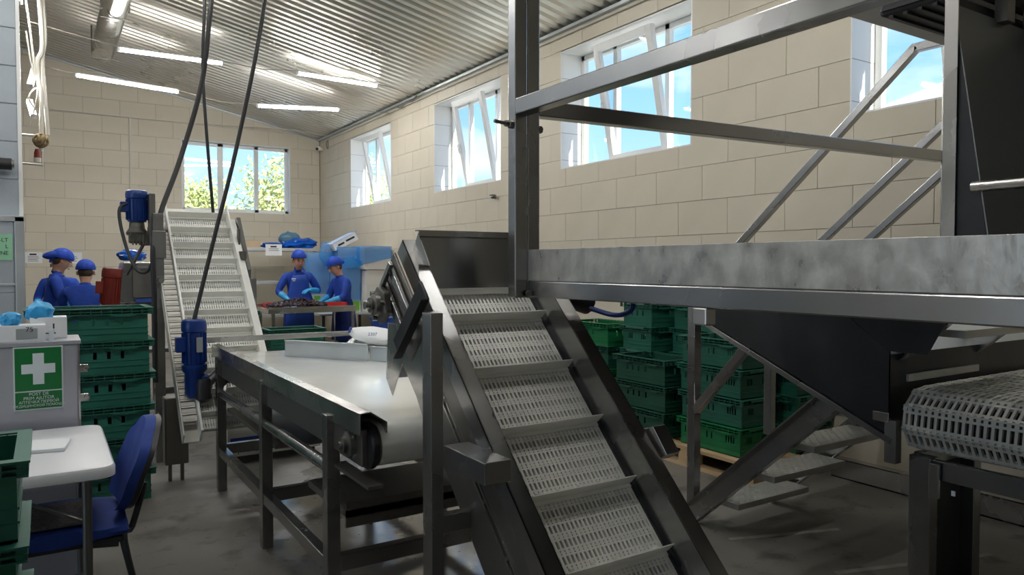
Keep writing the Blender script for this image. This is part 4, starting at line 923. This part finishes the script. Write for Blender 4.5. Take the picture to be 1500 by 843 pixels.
def chair():
    o = thing('office_chair', 'blue upholstered chair with black frame beside the folding table', 'chair', (0, 3.3, 0))
    x, y = .02, 3.30
    m = MB(); m.ball((x, y, .455), (.25, .235, .04), 24, 8); 
    m.v = [(x+max(-.235, min(.235, (a-x)*1.35)), y+max(-.22, min(.22, (b-y)*1.35)), c) for a, b, c in m.v]
    m.build('seat', CHAIRB, o, smooth=True)
    MB().box(x-.22, x+.22, y-.2, y+.2, .405, .43).build('seat_shell', RUBBER, o, .01)
    # backrest: curved shell leaning outwards on the +X side
    def back(t0, t1, mt, nm):
        m = MB(); NU, NV = 12, 10
        for lay in (t0, t1):
            for j in range(NV+1):
                v = j/NV; z = .50+.34*v; wv = .225*(1-.38*abs(2*v-1)**4)
                for i in range(NU+1):
                    u = -1+2*i/NU; m.v.append((x+.235+.10*v-.05*u*u*.8+lay+(0.02*abs(u)), y+u*wv, z-.055*u*u*max(0, v-.4)/.6+.03*u*u*max(0, .4-v)))
        Nn = (NU+1)*(NV+1)
        for j in range(NV):
            for i in range(NU):
                a = j*(NU+1)+i; q = (a, a+1, a+NU+2, a+NU+1); m.f.append(q); m.f.append(tuple(k+Nn for k in reversed(q)))
        ring = [i for i in range(NU+1)]+[j*(NU+1)+NU for j in range(1, NV+1)]+[NV*(NU+1)+i for i in range(NU-1, -1, -1)]+[j*(NU+1) for j in range(NV-1, 0, -1)]
        for k in range(len(ring)): a, b = ring[k], ring[(k+1) % len(ring)]; m.f.append((a, b, b+Nn, a+Nn))
        return m.build(nm, mt, o, smooth=True)
    back(-.025, .012, CHAIRB, 'backrest'); back(.013, .032, RUBBER, 'backrest_shell')
    for s in (-1, 1):
        MB().pipe([(x+.30, y+s*.12, .60), (x+.25, y+s*.14, .44), (x+.22, y+s*.19, .40), (x+.30, y+s*.22, 0.0)], .012, 8, 5).build('leg', RUBBER, o, smooth=True)
        MB().pipe([(x+.2, y+s*.19, .40), (x-.2, y+s*.19, .40), (x-.26, y+s*.22, 0.0)], .012, 8, 5).build('leg', RUBBER, o, smooth=True)
    return o
chair()
tag(MB().box(-.20, .115, 3.10, 3.40, .497, .509).build('seat_pad', SEATPAD, None, .003), 'brown woven mat lying on the blue chair seat', 'mat')

# ------------------------------------------------------------------ boxes and machine parts behind the tables
o = thing('printed_carton', 'white printed carton on the floor under the belt table', 'carton', (1.4, 5.75, 0))
MB().box(1.10, 1.78, 5.55, 5.88, .055, .15).build('lower_carton', BOXW, o, .003)
MB().box(1.10, 1.45, 5.56, 5.86, .15, .40).build('upper_carton', BOXW, o, .003); MB().cyl((1.39, 5.558, .29), (1.39, 5.552, .29), .05, 18).build('red_spot', REDTRAY, o); MB().box(1.12, 1.42, 5.553, 5.56, .155, .19).build('blue_band', INKB, o)
text('remygem', .06, INK, o, (1.55, 5.548, .10), (R(90), R(180), 0), sx=-1); text('komuz', .055, INK, o, (1.24, 5.548, .09), (R(90), R(180), 0), sx=-1)
for x in (1.14, 1.70): MB().box(x, x+.05, 5.6, 5.65, 0, .055).build('foot', RUBBER, o)
# sorting machine with red motor
o = thing('washing_machine_unit', 'grey steel washing machine housing behind the green crates', 'machine', (.8, 8.1, 0))
MB().prism([(.58, 8.0, 1.08), (.98, 8.0, 1.08), (.98, 8.0, 1.48), (.645, 8.0, 1.48)], (0, .45, 0)).build('housing', STEEL, o, .01)
MB().box(.72, .98, 7.985, 8.0, 1.13, 1.42).build('door_panel', STEELD, o, .006); MB().box(.70, 1.0, 7.97, 7.99, 1.42, 1.445).build('door_rail', STEEL2, o); MB().box(.70, 1.05, 7.95, 8.45, 1.05, 1.09).build('shelf', STEELD, o)
for x in (.62, .93): MB().box(x, x+.05, 8.02, 8.07, 0, 1.08).box(x, x+.05, 8.38, 8.43, 0, 1.08).build('leg', STEEL, o)
tag(MB().box(.74, .95, 7.9, 7.945, 1.092, 1.125).build('tray', BLUEC), 'flat blue tray on the machine shelf', 'tray')
o = thing('electric_motor', 'rust-red tilted electric motor beside the machine housing', 'motor', (.55, 7.9, 1.1))
motor(o, (0, 0, 0), .088, .36, REDP, plate=False)
for ch in o.children: ch.location = (0, 0, 0)
o.location = (.515, 7.92, 1.07); o.rotation_euler = (0, R(5), 0)
o2 = thing('motor_stand', 'low steel stand carrying the red motor', 'stand', (.5, 7.9, 0)); MB().box(.38, .66, 7.78, 8.06, 1.03, 1.066).build('plate', STEELD, o2)
for x in (.40, .60): MB().box(x, x+.04, 7.8, 7.84, 0, 1.03).box(x, x+.04, 8.0, 8.04, 0, 1.03).build('leg', STEELD, o2)
blob('plastic_bag', (.735, 8.2, 1.545), (.13, .10, .065), 12, .22, BAG, None, flat=-.05); tag(bpy.data.objects['plastic_bag'], 'crumpled blue plastic bag on top of the grey machine', 'bag')
# dark work table behind the control box
o = thing('work_table', 'dark steel side table beyond the control box', 'table', (.95, 6.7, 0))
MB().box(.6, 1.3, 6.75, 7.3, .72, .75).build('table_top', STEELD, o)
for x in (.62, 1.23):
    for y in (6.78, 7.22): MB().box(x, x+.045, y, y+.045, 0, .72).build('leg', STEELD, o)

# wall notices on the end wall
def notice(x0, x1, z0, z1, y, label, lines, bold=True):
    o = tag(MB().box(x0, x1, y-.002, y, z0, z1).build('paper_notice', PAPER), label, 'notice'); W = x1-x0; H = z1-z0
    if bold: MB().box(x0+W*.3, x0+W*.68, y-.003, y-.002, z1-H*.28, z1-H*.14).build('heading', INK, o)
    m = MB()
    for k in range(lines): m.box(x0+W*.2, x1-W*.22+W*.05*math.sin(k*2.1), y-.003, y-.002, z1-H*(.42+.14*k), z1-H*(.38+.14*k))
    m.build('print_lines', INKB if not bold else INK, o)
notice(-.285, -.025, 1.49, 1.675, YB, 'white printed notice on the end wall beside the partition', 4)
notice(.20, .56, 1.485, 1.675, YB, 'white printed notice on the end wall behind the standing worker', 4, False)

# ------------------------------------------------------------------ shelf rack and what lies on it
o = thing('shelf_rack', 'grey metal shelf rack against the end wall', 'shelf', (3.75, 14.0, 0))
for x in (3.0, 4.44):
    for y in (13.72, 14.22): MB().box(x, x+.045, y, y+.045, 0, 1.98 if x < 4 else 1.78).build('upright', GALVP, o)
for z in (1.77, 1.16, .55): MB().box(3.0, 4.49, 13.71, 14.28, z-.055, z).build('shelf_board', GALVP, o, .003)
tag(MB().box(3.06, 3.34, 13.8, 14.15, 1.7705, 1.90).build('carton', BOXK), 'brown carton at the left end of the top shelf', 'carton')
blob('bag_pile', (3.62, 13.9, 1.815), (.26, .14, .06), 21, .4, BAG, None, flat=-.044); tag(bpy.data.objects['bag_pile'], 'flat folded blue bags behind the shelf notice', 'bags')
blob('plastic_bag_roll', (4.12, 13.95, 1.86), (.30, .18, .11), 25, .5, BAG, None, flat=-.089); tag(bpy.data.objects['plastic_bag_roll'], 'heap of shiny blue plastic bags on the top shelf', 'bags')
blob('grey_bag', (3.95, 14.08, 1.95), (.19, .12, .14), 29, .25, mat('grey_blue_bag', (.10, .22, .30), .3, bump=.5, bscale=16), None, flat=-.179); tag(bpy.data.objects['grey_bag'], 'grey-blue sack behind the shiny bags on the top shelf', 'bag')
notice(3.405, 3.70, 1.63, 1.835, 13.705, 'white notice hanging from the top shelf edge', 2)
blob('clear_bag', (4.22, 13.86, 1.31), (.15, .10, .17), 31, .4, BAGC, None, flat=-.149); tag(bpy.data.objects['clear_bag'], 'clear plastic bag on the middle shelf', 'bag')
tag(MB().box(4.1, 4.42, 14.0, 14.25, 1.1605, 1.28).build('shelf_carton', BOXW), 'white carton on the middle shelf behind the clear bag', 'carton')

# cartons by the window wall
o = thing('packing_table', 'low grey table along the wall under the white cartons', 'table', (4.3, 11.6, 0))
MB().box(3.55, 4.76, 11.05, 12.5, .67, .70).build('table_top', GALVP, o, .003)
for x in (3.6, 4.68):
    for y in (11.1, 12.4): MB().box(x, x+.045, y, y+.045, 0, .67).build('leg', STEELD, o)
for k, (z0, z1) in enumerate(((.70, .87), (.871, 1.12), (1.121, 1.385))):
    q = tag(MB().box(4.34, 4.74, 11.15+.004*k, 11.58, z0+.0005, z1).build('white_carton', BOXW, None, .003), 'plain white carton, %s in the stack by the window wall' % ('bottom', 'middle', 'third from the table')[k], 'carton', 'white cartons by the wall')
tag(MB().box(4.30, 4.755, 11.12, 11.6, 1.386, 1.75).build('white_carton', BOXW, None, .003), 'white carton half covered in blue film, topping the stack by the wall', 'carton', 'white cartons by the wall')
for k, (x0, x1, y0, z0, z1) in enumerate(((3.96, 4.32, 11.35, .7005, .90), (3.97, 4.31, 11.36, .901, 1.16), (3.97, 4.32, 11.35, 1.161, 1.42), (3.95, 4.30, 11.36, 1.421, 1.73))):
    q = tag(MB().box(x0, x1, y0, y0+.4, z0, z1).build('wrapped_carton', BOXW, None, .003), 'film-wrapped carton, %s in the stack behind the capped worker' % ('bottom', 'second', 'third', 'top')[k], 'carton', 'wrapped cartons')
    if k == 0: MB().box(4.13, 4.30, y0-.002, y0, .72, .87).build('lime_label', LIME, q)
for k, (x0, z0, z1) in enumerate(((3.60, .7005, 1.0), (3.59, 1.001, 1.33), (3.60, 1.331, 1.64))):
    q = tag(MB().box(x0, x0+.35, 11.80, 12.2, z0, z1).build('wrapped_carton', BOXW, None, .003), 'film-wrapped carton, %s in the stack farthest from the window wall' % ('bottom', 'middle', 'top')[k], 'carton', 'wrapped cartons')
    if k == 0: MB().box(x0+.1, x0+.2, 11.798, 11.80, .85, .95).build('lime_label', LIME, q)
q = tag(MB().bar((3.88, 11.5, 1.735), (4.26, 11.5, 1.93), .3, .13, (0, 0, 1)).build('tilted_carton', PAPER, None, .003), 'white printed carton lying tilted on top of the wrapped cartons', 'carton')
MB().bar((3.95, 11.348, 1.765), (4.05, 11.348, 1.815), .002, .03).bar((4.08, 11.348, 1.84), (4.22, 11.348, 1.91), .002, .03).build('print_lines', INK, q)
MB().bar((3.87, 11.5, 1.80), (4.25, 11.5, 1.995), .31, .01, (0, 0, 1)).build('film_cover', FILM, q)
def film(x0, x1, y0, y1, z0, z1, label, seed, nx=14, nz=16, cutf=None):
    m = MB()
    cols = [(x0, y1), (x0, y0), (x1, y0)]
    path = [(x0, y1+(y0-y1)*i/6) for i in range(6)]+[(x0+(x1-x0)*i/nx, y0) for i in range(nx+1)]
    for j in range(nz+1):
        for i, (x, y) in enumerate(path):
            zb = z0+(cutf(i/len(path)) if cutf else 0); z = zb+(z1-zb)*j/nz
            d = .018*noise.noise(Vector((x*7+seed, y*7, z*5)))+.012*noise.noise(Vector((x*21, y*21, z*17+seed)))
            m.v.append((x-.012+d*(1 if i < 6 else .2), y-.012+d*(.2 if i < 6 else 1), z))
    n = len(path)
    for j in range(nz):
        for i in range(n-1): m.f.append((j*n+i, j*n+i+1, (j+1)*n+i+1, (j+1)*n+i))
    ob = m.build('stretch_film', FILM, None, 0, True); s = ob.modifiers.new('thick', 'SOLIDIFY'); s.thickness = .002
    tag(ob, label, 'film')
film(3.94, 4.33, 11.33, 11.75, .88, 1.745, 'crinkled blue stretch film around the cartons behind the capped worker', 1)
film(3.57, 3.97, 11.77, 12.2, .98, 1.66, 'crinkled blue stretch film around the farther cartons', 2)
film(4.28, 4.77, 11.10, 11.6, 1.42, 1.76, 'blue stretch film hanging slanted over the top white carton', 3, cutf=lambda t: .16*t)
blob('film_bundle', (3.83, 11.55, 1.62), (.10, .12, .20), 41, .4, FILM); tag(bpy.data.objects['film_bundle'], 'upright bundle of crumpled blue film beside the tilted carton', 'film')
blob('film_bundle_low', (4.12, 11.24, 1.49), (.17, .06, .085), 43, .4, FILM); tag(bpy.data.objects['film_bundle_low'], 'bulging wad of blue film hanging on the carton front', 'film')

# ------------------------------------------------------------------ sorting table with produce
o = thing('sorting_table', 'stainless sorting table heaped with dark fruit', 'table', (3.1, 10.4, 0))
MB().box(2.50, 3.72, 9.95, 10.75, .80, .86).box(2.50, 3.72, 9.95, 9.955, .86, .885).box(2.50, 3.72, 10.745, 10.75, .86, .9).build('table_top', STEEL2, o, .004)
for x in (2.55, 3.66):
    for y in (9.98, 10.68): MB().box(x, x+.045, y, y+.045, 0, .80).build('leg', STEEL, o)
rnd = random.Random(5); bm = bmesh.new(); ico = bmesh.new(); bmesh.ops.create_icosphere(ico, subdivisions=1, radius=1); iv = [v.co.copy() for v in ico.verts]; ifc = [[v.index for v in f.verts] for f in ico.faces]; ico.free()
m = MB()
for i in range(520):
    a = rnd.uniform(0, 6.283); q = rnd.random()**.55; x = 2.98+.42*q*math.cos(a); y = 10.25+.24*q*math.sin(a); z = .893+.10*(1-q)*rnd.random()**.5+.012*rnd.random()
    s = rnd.uniform(.015, .022); rot = Matrix.Rotation(rnd.uniform(0, 3.14), 3, Vector((rnd.gauss(0, 1), rnd.gauss(0, 1), rnd.gauss(0, 1))).normalized())
    m.add([Vector((x, y, z))+rot @ Vector((v.x*s*1.4, v.y*s, v.z*s)) for v in iv], ifc)
bm.free()
ob = m.build('fruit_heap', PLUM, None, 0, True); tag(ob, 'heap of dark purple fruit on the sorting table', 'fruit', kind='stuff')
def tray(x0, x1, y0, y1, z, label):
    o = thing('red_tray', label, 'tray', ((x0+x1)/2, (y0+y1)/2, z), 'red trays on the sorting table')
    MB().box(x0, x1, y0, y1, z, z+.006).build('base', REDTRAY, o); MB().box(x0, x0+.006, y0, y1, z, z+.055).box(x1-.006, x1, y0, y1, z, z+.055).box(x0, x1, y0, y0+.006, z, z+.055).box(x0, x1, y1-.006, y1, z, z+.055).build('rim', REDTRAY, o)
tray(3.12, 3.34, 10.40, 10.7, .862, 'red tray right of the fruit heap in front of the front-facing worker'); tray(3.38, 3.68, 10.2, 10.45, .862, 'red tray in front of the capped worker in profile'); tray(2.62, 2.85, 10.45, 10.72, .862, 'red tray left of the fruit heap')
o = thing('blue_bin', 'small blue plastic bin on the floor table behind the near conveyor', 'bin', (4.35, 10.3, .45))
MB().prism([(3.90, 9.5, .50), (4.2, 9.5, .50), (4.23, 9.5, .70), (3.87, 9.5, .70)], (0, .3, 0)).build('body', BLUEC, o, .004); MB().box(3.855, 4.245, 9.485, 9.815, .70, .72).build('rim', BLUEC, o)
o = thing('low_bench', 'low steel bench carrying the blue bin', 'bench', (4.1, 9.6, 0)); MB().box(3.6, 4.6, 9.3, 10.0, .47, .499).build('bench_top', STEELD, o)
for x in (3.65, 4.5):
    for y in (9.35, 9.9): MB().box(x, x+.04, y, y+.04, 0, .47).build('leg', STEELD, o)

# ------------------------------------------------------------------ people
def person(label, loc, face, J, cap='bandana', skirt=True, apron=False, badge=False):
    """face: heading in degrees the person looks towards (0 = +Y). Local frame: x right, y forward, z up. J: joints."""
    o = thing('person', label, 'person', loc, 'workers in blue', False, R(face))
    V = []; E = []; Rr = []; reg = []
    def vtx(p, r, g, par=None):
        V.append(Vector(p)); Rr.append(r if isinstance(r, tuple) else (r, r)); reg.append(g); i = len(V)-1
        if par is not None: E.append((par, i))
        return i
    pel = vtx(J['pelvis'], (.165, .125), 'coat'); wst = vtx(J['waist'], (.15, .115), 'coat', pel); ch = vtx(J['chest'], (.175, .125), 'coat', wst)
    nb = vtx(J['neck'], (.075, .07), 'coat', ch); nk = vtx(J['head0'], (.052, .055), 'skin', nb)
    h1 = vtx(J['head1'], (.076, .086), 'skin', nk); h2 = vtx(J['head2'], (.086, .102), 'skin', h1); h3 = vtx(J['head3'], (.068, .08), 'skin', h2)
    for sd in (-1, 1):
        key = 'L' if sd < 0 else 'R'
        sh = vtx(J['sh'+key], (.075, .07), 'coat', ch); el = vtx(J['el'+key], (.055, .055), 'coat', sh)
        fm = vtx((Vector(J['el'+key])*.55+Vector(J['wr'+key])*.45), (.050, .050), 'glove', el); wr = vtx(J['wr'+key], (.034, .03), 'glove', fm)
        d = (Vector(J['wr'+key])-Vector(J['el'+key])).normalized(); d = (d+Vector((0, 0, -.25))).normalized(); side = Vector((0, 0, 1)).cross(d); side = side.normalized() if side.length > .05 else Vector((1, 0, 0))
        pm = vtx(Vector(J['wr'+key])+d*.055, (.042, .018), 'glove', wr)
        for k, ln in enumerate((.060, .072, .066, .05)):
            off = side*(-.030+.02*k); a = vtx(Vector(J['wr'+key])+d*.095+off, .010, 'glove', pm); b = vtx(V[a]+d*ln*.5+Vector((0, 0, -.008)), .0095, 'glove', a); vtx(V[b]+d*ln*.4+Vector((0, 0, -.025)), .008, 'glove', b)
        th = vtx(Vector(J['wr'+key])+d*.04+side*(-.045*sd), .012, 'glove', wr); vtx(V[th]+d*.035+side*(-.018*sd), .0095, 'glove', th)
        hp = vtx(Vector(J['pelvis'])+Vector((sd*.09, 0, -.08)), (.10, .10), 'pants', pel); kn = vtx(J['kn'+key], (.065, .065), 'pants', hp); an = vtx(J['an'+key], (.045, .045), 'pants', kn)
        vtx(Vector(J['an'+key])+Vector((0, .13, -.045)), (.04, .03), 'shoe', an)
    me = bpy.data.meshes.new('body_base'); me.from_pydata([tuple(v) for v in V], E, []); ob = bpy.data.objects.new('body_base', me); col.objects.link(ob)
    sk = ob.modifiers.new('skin', 'SKIN'); sk.use_smooth_shade = True; sk.branch_smoothing = .3
    for i, d in enumerate(me.skin_vertices[0].data): d.radius = Rr[i]; d.use_root = (i == 0)
    su = ob.modifiers.new('sub', 'SUBSURF'); su.levels = 2; su.render_levels = 2
    dg = bpy.context.evaluated_depsgraph_get(); dg.update(); bm2 = bpy.data.meshes.new_from_object(ob.evaluated_get(dg)); bpy.data.objects.remove(ob)
    mats = {'coat': 0, 'skin': 1, 'glove': 2, 'pants': 3, 'shoe': 4}
    bm2.materials.clear()
    for q in (UNIF, SKIN, GLOVE, PANTS, RUBBER): bm2.materials.append(q)
    for p in bm2.polygons:
        c = p.center; best = None
        for a, b in E:
            ab = V[b]-V[a]; t = max(0, min(1, (c-V[a]).dot(ab)/max(ab.length_squared, 1e-9))); dd = (c-(V[a]+ab*t)).length/(Rr[a][0]*(1-t)+Rr[b][0]*t+.02)
            if best is None or dd < best[0]: best = (dd, reg[a] if t < .5 else reg[b])
        p.material_index = mats[best[1]]; p.use_smooth = True
    bm2.name = 'body'; body = bpy.data.objects.new('body', bm2); col.objects.link(body); body.parent = o
    # head frame
    hd = Vector(J['head2']); upv = (Vector(J['head3'])-Vector(J['head1'])).normalized(); fwd = Vector(J.get('look', (0, 1, 0))); fwd = (fwd-upv*fwd.dot(upv)).normalized(); rt = fwd.cross(upv)
    H = lambda x, y, z: hd+rt*x*1.12+fwd*y*1.13+upv*z*1.1
    MB().prism([H(-.012, .075, -.045), H(.012, .075, -.045), H(.004, .083, .005), H(-.004, .083, .005)], fwd*.001).add([H(-.013, .078, -.04), H(.013, .078, -.04), H(0, .112, -.036), H(0, .085, .012)], [(0, 1, 2), (1, 3, 2), (3, 0, 2), (0, 3, 1)]).build('nose', SKIN, o)
    for sx in (-1, 1):
        MB().ball(H(sx*.031, .078, .008), (.012, .012, .007), 10, 6).build('eye', HAIR, o, smooth=True)
        MB().ball(H(sx*.031, .082, .026), (.018, .010, .004), 8, 5).build('eyebrow', HAIR, o, smooth=True)
        MB().ball(H(sx*.078, -.008, -.01), (.013, .018, .028), 8, 6).build('ear', SKIN, o, smooth=True)
    MB().ball(H(0, .078, -.072), (.022, .012, .006), 10, 5).build('mouth', mat('lips', (.36, .12, .10), .5), o, smooth=True)
    # cap
    m = MB(); m.ball((0, 0, 0), (.106, .128, .112), 20, 10, -.02, 1); K = Matrix((rt, fwd, upv)).transposed()
    tilt = Matrix.Rotation(R(10 if cap != 'scarf' else 2), 3, 'X')
    m.v = [tuple(hd+K @ (tilt @ Vector(v)+Vector((0, -.012, .048)))) for v in m.v]; cp = m.build('cap', CAPB, o, smooth=True)
    m = MB(); m.lathe([(.112, -.012), (.115, 0), (.112, .024), (.107, .024)], (0, 0, 0), 24); m.v = [tuple(hd+K @ (tilt @ Vector((a*.95, b*1.13, c))+Vector((0, -.012, .042)))) for a, b, c in m.v]; m.build('cap_band', CAPB, cp, smooth=True)
    if cap == 'scarf':
        m = MB(); m.ball((0, 0, 0), (.085, .15, .055), 14, 8); m.v = [tuple(hd+K @ (Matrix.Rotation(R(24), 3, 'X') @ Vector(v)+Vector((0, -.085, .055)))) for v in m.v]; m.build('cap_tail', CAPB, cp, smooth=True)
    elif cap == 'knot':
        m = MB(); m.ball((0, 0, 0), (.035, .055, .04), 10, 6); m.v = [tuple(hd+K @ (Vector(v)+Vector((0, -.125, .03)))) for v in m.v]; m.build('cap_knot', CAPB, cp, smooth=True)
    m = MB(); m.ball((0, 0, 0), (.080, .062, .075), 14, 8, -1, .3); m.v = [tuple(hd+K @ (Vector(v)+Vector((0, -.045, -.005)))) for v in m.v]
    m.build('hair', HAIR, o, smooth=True)
    if skirt:
        m = MB(); p = Vector(J['waist']); prof = [(.155, .115, .0), (.20, .16, -.22), (.215, .18, -.45), (.21, .18, -.62), (.2, .17, -.62)]; n = 22
        for rx, ry, h in prof:
            for j in range(n):
                a = 2*math.pi*j/n; k = 1+.03*math.sin(a*7)*min(1, -h*3); z = p.z+h; m.v.append((p.x*max(0, 1+h)+rx*k*math.cos(a), p.y*max(0, 1+h)+ry*k*math.sin(a), z))
        for i in range(len(prof)-1):
            for j in range(n): m.f.append((i*n+j, i*n+(j+1) % n, (i+1)*n+(j+1) % n, (i+1)*n+j))
        m.build('coat_skirt', PANTS if skirt == 'dark' else UNIF, o, smooth=True)
    if apron:
        m = MB(); c = Vector(J['chest']); p = Vector(J['waist']); NX = 8; rows = [(c+Vector((0, 0, .09)), .10, .145), (c, .13, .15), (p+Vector((0, 0, .06)), .16, .145), (p+Vector((0, 0, -.06)), .20, .15), (p+Vector((0, 0, -.3)), .21, .19), (p+Vector((0, 0, -.6)), .21, .20)]
        for ce, wx, dy in rows:
            for i in range(NX+1):
                u = -1+2*i/NX; m.v.append((ce.x+u*wx, ce.y+dy*math.sqrt(max(0.05, 1-.55*u*u))+.006, ce.z))
        for j in range(len(rows)-1):
            for i in range(NX): a = j*(NX+1)+i; m.f.append((a, a+1, a+NX+2, a+NX+1))
        ap = m.build('apron', UNIFD, o, smooth=True); ap.modifiers.new('thick', 'SOLIDIFY').thickness = .004
        for sx in (-1, 1): MB().bar((c.x+sx*.09, c.y+.135, c.z+.09), (c.x+sx*.05, c.y+.05, c.z+.20), .025, .006, (0, 1, 0)).build('apron_strap', UNIFD, ap)
    if badge:
        c = Vector(J['chest']); MB().box(c.x+.05, c.x+.13, c.y+.136, c.y+.14, c.z+.02, c.z+.035).box(c.x+.05, c.x+.115, c.y+.136, c.y+.14, c.z-.005, c.z+.005).build('chest_print', PAPER, o)
    return o
def joints(h=1.62, lean=0., sh=.175, **k):
    s = h/1.62; L = lambda z: math.sin(R(lean))*(z-.88)*s; zz = lambda z: .88*s+math.cos(R(lean))*(z-.88)*s
    J = dict(pelvis=(0, 0, .86*s), waist=(0, L(1.02), zz(1.02)), chest=(0, L(1.24), zz(1.24)), neck=(0, L(1.38), zz(1.38)))
    n = Vector(J['neck']); dd = Vector(k.pop('headdir', (0, .15, 1))).normalized()
    J.update(head0=tuple(n+dd*.055), head1=tuple(n+dd*.105+Vector((0, .02, 0))), head2=tuple(n+dd*.17+Vector((0, .02, 0))), head3=tuple(n+dd*.235+Vector((0, .012, 0))))
    for sd, key in ((-1, 'L'), (1, 'R')):
        J['sh'+key] = (sd*sh, L(1.32), zz(1.32)); J['el'+key] = (sd*.25, L(1.1)+.02, zz(1.06)); J['wr'+key] = (sd*.2, L(1.1)+.22, zz(.98))
        J['kn'+key] = (sd*.10, .02, .47*s); J['an'+key] = (sd*.10, -.01, .08)
    J.update(k); return J
# at the sorting table
person('worker in blue apron facing the camera, sorting dark fruit with one hand raised', (3.19, 11.0, 0), 180, joints(1.60, 6, elR=(.30, .06, 1.06), wrR=(.18, .26, .93), elL=(-.31, .06, 1.06), wrL=(-.10, .26, 1.09), headdir=(0, .22, 1), look=(0, 1, -.3)), 'bandana', 'dark', True, True)
person('worker in a knotted blue cap, in profile at the right end of the sorting table', (3.84, 10.75, 0), 100, joints(1.50, 10, elR=(.22, .14, .98), wrR=(.10, .36, .90), elL=(-.22, .14, .98), wrL=(-.10, .38, .90), headdir=(0, .42, 1), look=(0, 1, -.55)), 'knot', 'dark')
# by the end wall, left
person('worker in a blue coat with a pointed cap, standing in profile beside the partition', (.055, 10.6, 0), -88, joints(1.58, 7, elR=(.24, .10, 1.02), wrR=(.18, .30, .95), elL=(-.22, .14, 1.02), wrL=(-.12, .34, .95), headdir=(0, .35, 1), look=(0, 1, -.3)), 'scarf', True)
person('worker mostly hidden behind the one with the pointed cap, white chest print', (.165, 11.35, 0), 178, joints(1.52, 8, look=(0, 1, -.5)), 'bandana', True, False, True)
person('worker seen from behind with a patterned cap, bending by the red motor', (.40, 10.05, 0), -8, joints(1.42, 10, sh=.19, elR=(.26, .14, 1.0), wrR=(.2, .34, .92), elL=(-.26, .14, 1.0), wrL=(-.2, .34, .92), headdir=(0, .3, 1)), 'bandana', True)
print('blocks', nb, nb2)
